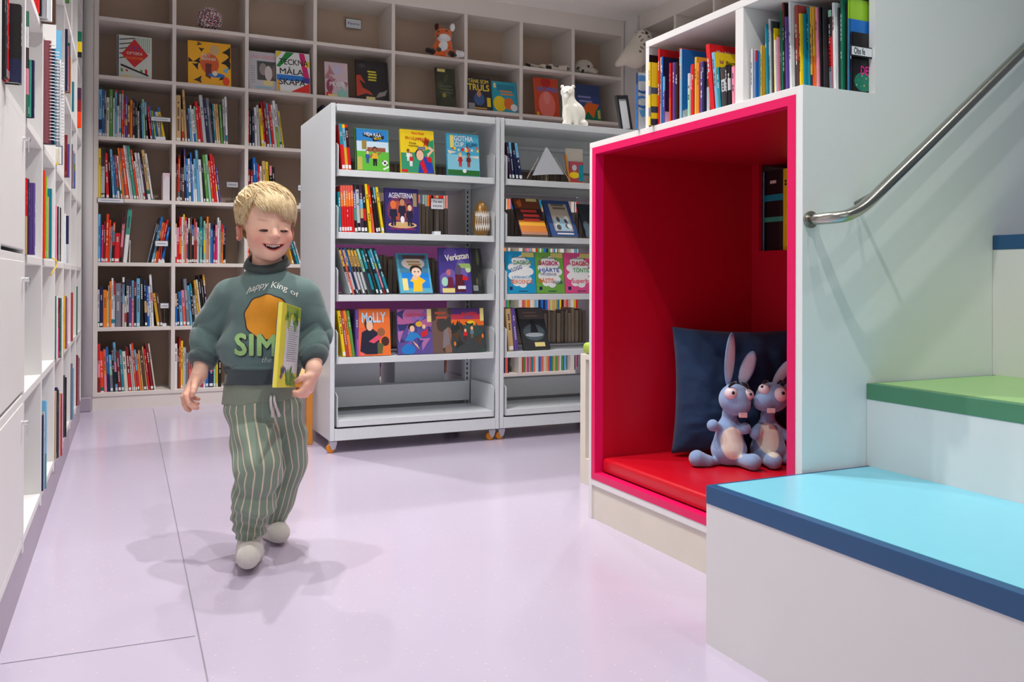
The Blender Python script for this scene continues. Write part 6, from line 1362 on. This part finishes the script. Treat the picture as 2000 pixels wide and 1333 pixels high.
def chest_text(s, fpos, size, col, bold, off, name='lettering', shear=0., sx=1., spacing=1.):
    vs, fs = text_mesh(s, size, bold, shear=shear, sx=sx, spacing=spacing); bm = bmesh.new()
    bv_ = [bm.verts.new(v) for v in vs]
    for f in fs:
        try: bm.faces.new([bv_[i] for i in f])
        except ValueError: pass
    bmesh.ops.triangulate(bm, faces=bm.faces[:]); 
    for _ in range(2):
        ed = [e for e in bm.edges if e.calc_length() > 6]
        if ed: bmesh.ops.subdivide_edges(bm, edges=ed, cuts=1)
    bmesh.ops.triangulate(bm, faces=bm.faces[:]); bm.verts.index_update(); m = MB()
    m.v = [onchest(*fpos(v.co.x, v.co.z), off) for v in bm.verts]; m.f = [tuple(v.index for v in f.verts) for f in bm.faces]; m.c = [lin(col)] * len(m.f); bm.free()
    return m.build(name, M['print'], sw, paint=True)
def arc(x, z):
    t = x / 54; return (531 + x - z * .14 * t * 2, 556 + 20 * t * t - z + 3 * t)
chest_text('happy King of', arc, 18, (226, 226, 218), -.006, .0024, shear=.35)
blk = lambda dx, dy: (lambda x, z: (501 + x + dx, 676 - z + dy + .03 * x))
chest_text('SIM', blk(1.5, 1.5), 58, (28, 34, 36), .085, .0030, sx=.92, spacing=1.08); chest_text('SIM', blk(0, 0), 58, (150, 190, 120), .055, .0042, sx=.92, spacing=1.08)
chest_text('the', lambda x, z: (521 + x, 703 - z), 15, (170, 190, 176), -.004, .0024, shear=.3)
# under-shirt
def tee(P):
    hc = Q(508, 762, 2.532); q = P - hc.astype(np.float32); w = .0025 * np.sin(q[:, 0] * 60)
    d = np.maximum((np.sqrt((q[:, 0] / (.1025 - .12 * q[:, 2])) ** 2 + (q[:, 1] / .086) ** 2) - 1) * .09, np.maximum(zc(782) + .10 * q[:, 0] * 1. + w - P[:, 2], P[:, 2] - zc(728)))
    return d
sdf_obj('t_shirt', tee, (-.16, -.14, .40), (.16, .14, .62), .003, M['fleece'], boy, L3((132, 142, 124)))

# trousers
LAX = [HPL, KL, AL]; RAX = [HPR, KR, AR]
def axis_at(ax, z):
    zs_ = [p[2] for p in ax][::-1]; return np.interp(z, zs_, [p[0] for p in ax][::-1]), np.interp(z, zs_, [p[1] for p in ax][::-1])
def trousers(P):
    hip = ell(P, Q(511, 790, 2.535), (.101, .088, .070))
    l = chain(P, [Q(486, 800, 2.52), Q(500, 860, 2.475), Q(507, 915, 2.43), Q(497, 980, 2.445), Q(488, 1030, 2.46)], [.063, .062, .061, .054, .045], .03)
    r = chain(P, [Q(551, 800, 2.55), Q(561, 860, 2.575), Q(566, 905, 2.60), Q(548, 970, 2.63), Q(539, 1002, 2.65)], [.062, .055, .048, .042, .038], .03)
    l = l + .0030 * np.sin(P[:, 2] * 70 + P[:, 0] * 40 + 2 * np.sin(P[:, 1] * 25)) + .0035 * np.sin(P[:, 2] * 190 + 2 * np.sin(P[:, 0] * 45)) * np.clip((.20 - P[:, 2]) / .08, 0, 1)
    r = r + .0018 * np.sin(P[:, 2] * 80 - P[:, 0] * 40)
    l = smax(l, (Q(0, 1052, 2.46)[2]) - P[:, 2], .006); r = smax(r, Q(0, 1022, 2.65)[2] - P[:, 2], .006)
    d = smin(smin(hip, l, .02), smin(hip, r, .02), .006); return smax(d, P[:, 2] - zc(765), .004)
def stripe(V):
    zz = V[:, 2]; lx, ly = axis_at(LAX, zz); rx, ry = axis_at(RAX, zz)
    dl = (V[:, 0] - lx) ** 2 + (V[:, 1] - ly) ** 2; dr = (V[:, 0] - rx) ** 2 + (V[:, 1] - ry) ** 2
    L_ = np.where(zz > HPL[2] - .03, V[:, 0] < Q(524, 0, 2.5)[0], dl < dr)
    ang = np.where(L_, np.arctan2(V[:, 0] - lx, -(V[:, 1] - ly)), np.arctan2(V[:, 0] - rx, -(V[:, 1] - ry)))
    return ang * .062 / .0215 + np.where(L_, 0., .4)
m_, nt, b_ = principled('striped_jersey'); a_ = nt.nodes.new('ShaderNodeAttribute'); a_.attribute_name = 'stripe'
fr_ = nt.nodes.new('ShaderNodeMath'); fr_.operation = 'FRACT'; nt.links.new(a_.outputs['Fac'], fr_.inputs[0])
pp = nt.nodes.new('ShaderNodeMath'); pp.operation = 'COMPARE'; pp.inputs[1].default_value = .5; pp.inputs[2].default_value = .085; nt.links.new(fr_.outputs[0], pp.inputs[0])
mx = nt.nodes.new('ShaderNodeMix'); mx.data_type = 'RGBA'; mx.inputs[6].default_value = (*lin((124, 141, 125)), 1); mx.inputs[7].default_value = (*lin((206, 192, 166)), 1)
nt.links.new(pp.outputs[0], mx.inputs[0]); nt.links.new(mx.outputs[2], b_.inputs['Base Color']); b_.inputs['Roughness'].default_value = .9; b_.inputs['Sheen Weight'].default_value = .25; b_.inputs['Specular IOR Level'].default_value = .2
tc = nt.nodes.new('ShaderNodeTexCoord'); nz = nt.nodes.new('ShaderNodeTexNoise'); nz.inputs['Scale'].default_value = 600; nt.links.new(tc.outputs['Object'], nz.inputs['Vector']); bp = nt.nodes.new('ShaderNodeBump'); bp.inputs['Strength'].default_value = .4; bp.inputs['Distance'].default_value = .002; nt.links.new(nz.outputs['Fac'], bp.inputs['Height']); nt.links.new(bp.outputs['Normal'], b_.inputs['Normal'])
tr_ = sdf_obj('trousers', trousers, (-.17, -.24, .02), (.20, .26, .50), .0032, m_, boy, None, dict(stripe=stripe))
vv2 = [v.co.copy() for v in tr_.data.vertices]; bv2 = BVHTree.FromPolygons(vv2, [tuple(p.vertices) for p in tr_.data.polygons])
def onlegs(u, v, off):
    p = Q(u, v, 2.44); h = bv2.ray_cast(Vector((p[0], -.6, p[2])), Vector((0, 1, 0))); y = h[0].y if h[0] is not None else -.08
    return (p[0], y - off, p[2])
for us in ((527, 528, 529, 531, 530), (532, 534, 537, 540, 541)):
    MB().tube([onlegs(us[k], 774 + k * 10.5, .016 - .0022 * k) for k in range(5)], [.0036, .0036, .0038, .0042, .0050], 10, lin((212, 208, 206))).build('drawstring', M['fleece'], tr_, smooth=True, paint=True)
# socks
def sockL(P):
    d = smin(cone(P, Q(490, 1040, 2.47), Q(490, 1080, 2.45), .034, .036), cone(P, Q(490, 1081, 2.452), Q(487, 1088, 2.350), .034, .0315), .014)
    return smax(d, -P[:, 2] + .0006, .004)
def sockR(P):
    d = smin(cone(P, Q(538, 1010, 2.66), Q(537, 1036, 2.685), .033, .034), cone(P, Q(537, 1038, 2.685), Q(548, 1040, 2.60), .033, .031), .014)
    return smax(d, -P[:, 2] + .0006, .004)
M['sock'] = paint_mat('fuzzy_sock', .95, .15, sheen=.4, bump=.8, bscale=420)
for nm, fn in (('sock', sockL), ('sock', sockR)): sdf_obj(nm, fn, (-.10, -.24, -.005), (.12, .26, .17), .003, M['sock'], boy, L3((212, 208, 198)))

# the picture book he carries
def QW(u, v, d): return boy.matrix_world @ Vector(Q(u, v, d).tolist())
eb, et, fb_, ft = QW(541, 757, 2.265), QW(551, 588, 2.293), QW(578, 760, 2.452), QW(590, 607, 2.478)
up = ((et - eb) + (ft - fb_)).normalized(); ac = (fb_ - eb); ac = (ac - up * ac.dot(up)); wd_ = ac.length; ac.normalize(); nm_ = ac.cross(up).normalized()
hk = ((et - eb).length + (ft - fb_).length) / 2
if nm_.dot(-FWD) + nm_.dot(RIGHT) * .5 < 0: nm_ = -nm_
bo = bpy.data.objects.new('picture_book', None); C.objects.link(bo); bo.empty_display_size = .05
bo.matrix_world = Matrix(((ac.x, -nm_.x, up.x, eb.x), (ac.y, -nm_.y, up.y, eb.y), (ac.z, -nm_.z, up.z, eb.z), (0, 0, 0, 1)))
tag(bo, 'yellow and green picture book the boy holds under his left arm', 'picture book')
b = MB(); T_ = .013; Y_ = lin((226, 216, 60))
b.box((.002, .0015, .003), (wd_ - .003, T_ - .0015, hk - .003), PAGE); b.box((0, 0, 0), (wd_, .0016, hk), Y_); b.box((0, T_ - .0016, 0), (wd_, T_, hk), lin((30, 60, 120))); b.box((0, .0016, 0), (.0018, T_ - .0016, hk), lin((240, 226, 90)))
b.build('cover', M['print'], bo, paint=True)
m = MB(); rr = random.Random(3)
poly = [(.24, .18), (.3, .165), (.96, .17), (.985, .2), (.985, .82), (.9, .83), (.7, .80), (.4, .86), (.27, .80)]
m.face([(x * wd_, -.0003, z * hk) for x, z in poly], lin((214, 216, 222)))
for k in range(17): m.face([(x * wd_, -.0005, z * hk) for x, z in ((.36 + rr.uniform(0, .05), .32 + k * .026), (.92 - rr.uniform(0, .2), .32 + k * .026), (.92 - rr.uniform(0, .05), .327 + k * .026), (.36, .327 + k * .026))], lin((120, 124, 130)))
def leaf(x, z, l, a, c, o): m.face([((x + l * t * math.cos(a) - w * math.sin(a)) * wd_, -.0006 - o * .00002, (z + (l * t * math.sin(a) + w * math.cos(a)) * .8) * hk) for t, w in ((0, 0), (.3, .035), (.7, .03), (1, 0), (.7, -.03), (.3, -.035))], lin(c))
m.face([(x * wd_, -.0004, z * hk) for x, z in ((.2, .99), (.98, .99), (.98, .86), (.6, .90), (.35, .86), (.25, .9))], lin((150, 176, 60)))
for k in range(34): leaf(rr.uniform(.24, .85), rr.uniform(.80, .99), rr.uniform(.08, .16), -PI / 2 + rr.uniform(-.5, .5), rr.choice([(90, 140, 50), (120, 160, 60), (60, 110, 44), (170, 190, 70)]), k)
for k in range(16): leaf(.58, .03, rr.uniform(.2, .42), rr.uniform(.1, 3.0), rr.choice([(70, 130, 50), (50, 104, 44), (110, 150, 50)]), 40 + k)
for a in (.9, 1.6, 2.4, 3.6): leaf(.22, .16, .14, a, (60, 60, 120), 60)
m.build('picture', M['print'], bo, paint=True)
# ------------------------------------------------------------------ light
sc = bpy.context.scene
wd = bpy.data.worlds.new('world'); sc.world = wd; wd.use_nodes = True
wd.node_tree.nodes['Background'].inputs[0].default_value = (.82, .9, 1., 1); wd.node_tree.nodes['Background'].inputs[1].default_value = .12
def spot(x, y, e, size=1.95, r=.022, z=2.78, col=(1., .975, .955)):
    l = bpy.data.lights.new('ceiling_spot', 'SPOT'); l.energy = e; l.spot_size = size; l.spot_blend = .75; l.shadow_soft_size = r; l.color = col
    o = bpy.data.objects.new('ceiling_spot', l); C.objects.link(o); o.location = (x, y, z); return o
for x, y, e in ((.60, 1.05, 66), (.78, 2.3, 78), (.16, 2.75, 46), (.62, 3.1, 74), (.62, 4.55, 100), (1.35, .82, 20), (2.1, .5, 17), (2.3, 3.5, 34), (1.9, 4.7, 80), (3.0, 4.7, 80)):
    spot(x, y, e)
def area(x, y, z, sx, sy, e, rotx=0., roty=0., col=(.96, .98, 1.)):
    l = bpy.data.lights.new('ceiling_panel', 'AREA'); l.shape = 'RECTANGLE'; l.size = sx; l.size_y = sy; l.energy = e; l.color = col
    o = bpy.data.objects.new('ceiling_panel', l); C.objects.link(o); o.location = (x, y, z); o.rotation_euler = (rotx, roty, 0); return o
area(.5, -1.5, 1.5, 2.6, 1.8, 7, rotx=PI / 2)
vs = sc.view_settings
sc.display_settings.display_device = 'sRGB'
vs.view_transform = 'Standard'; vs.look = 'None'; vs.gamma = 1.; vs.exposure = .42; vs.use_curve_mapping = False
sc.cycles.use_denoising = True
sc.cycles.max_bounces = 8; sc.cycles.diffuse_bounces = 5
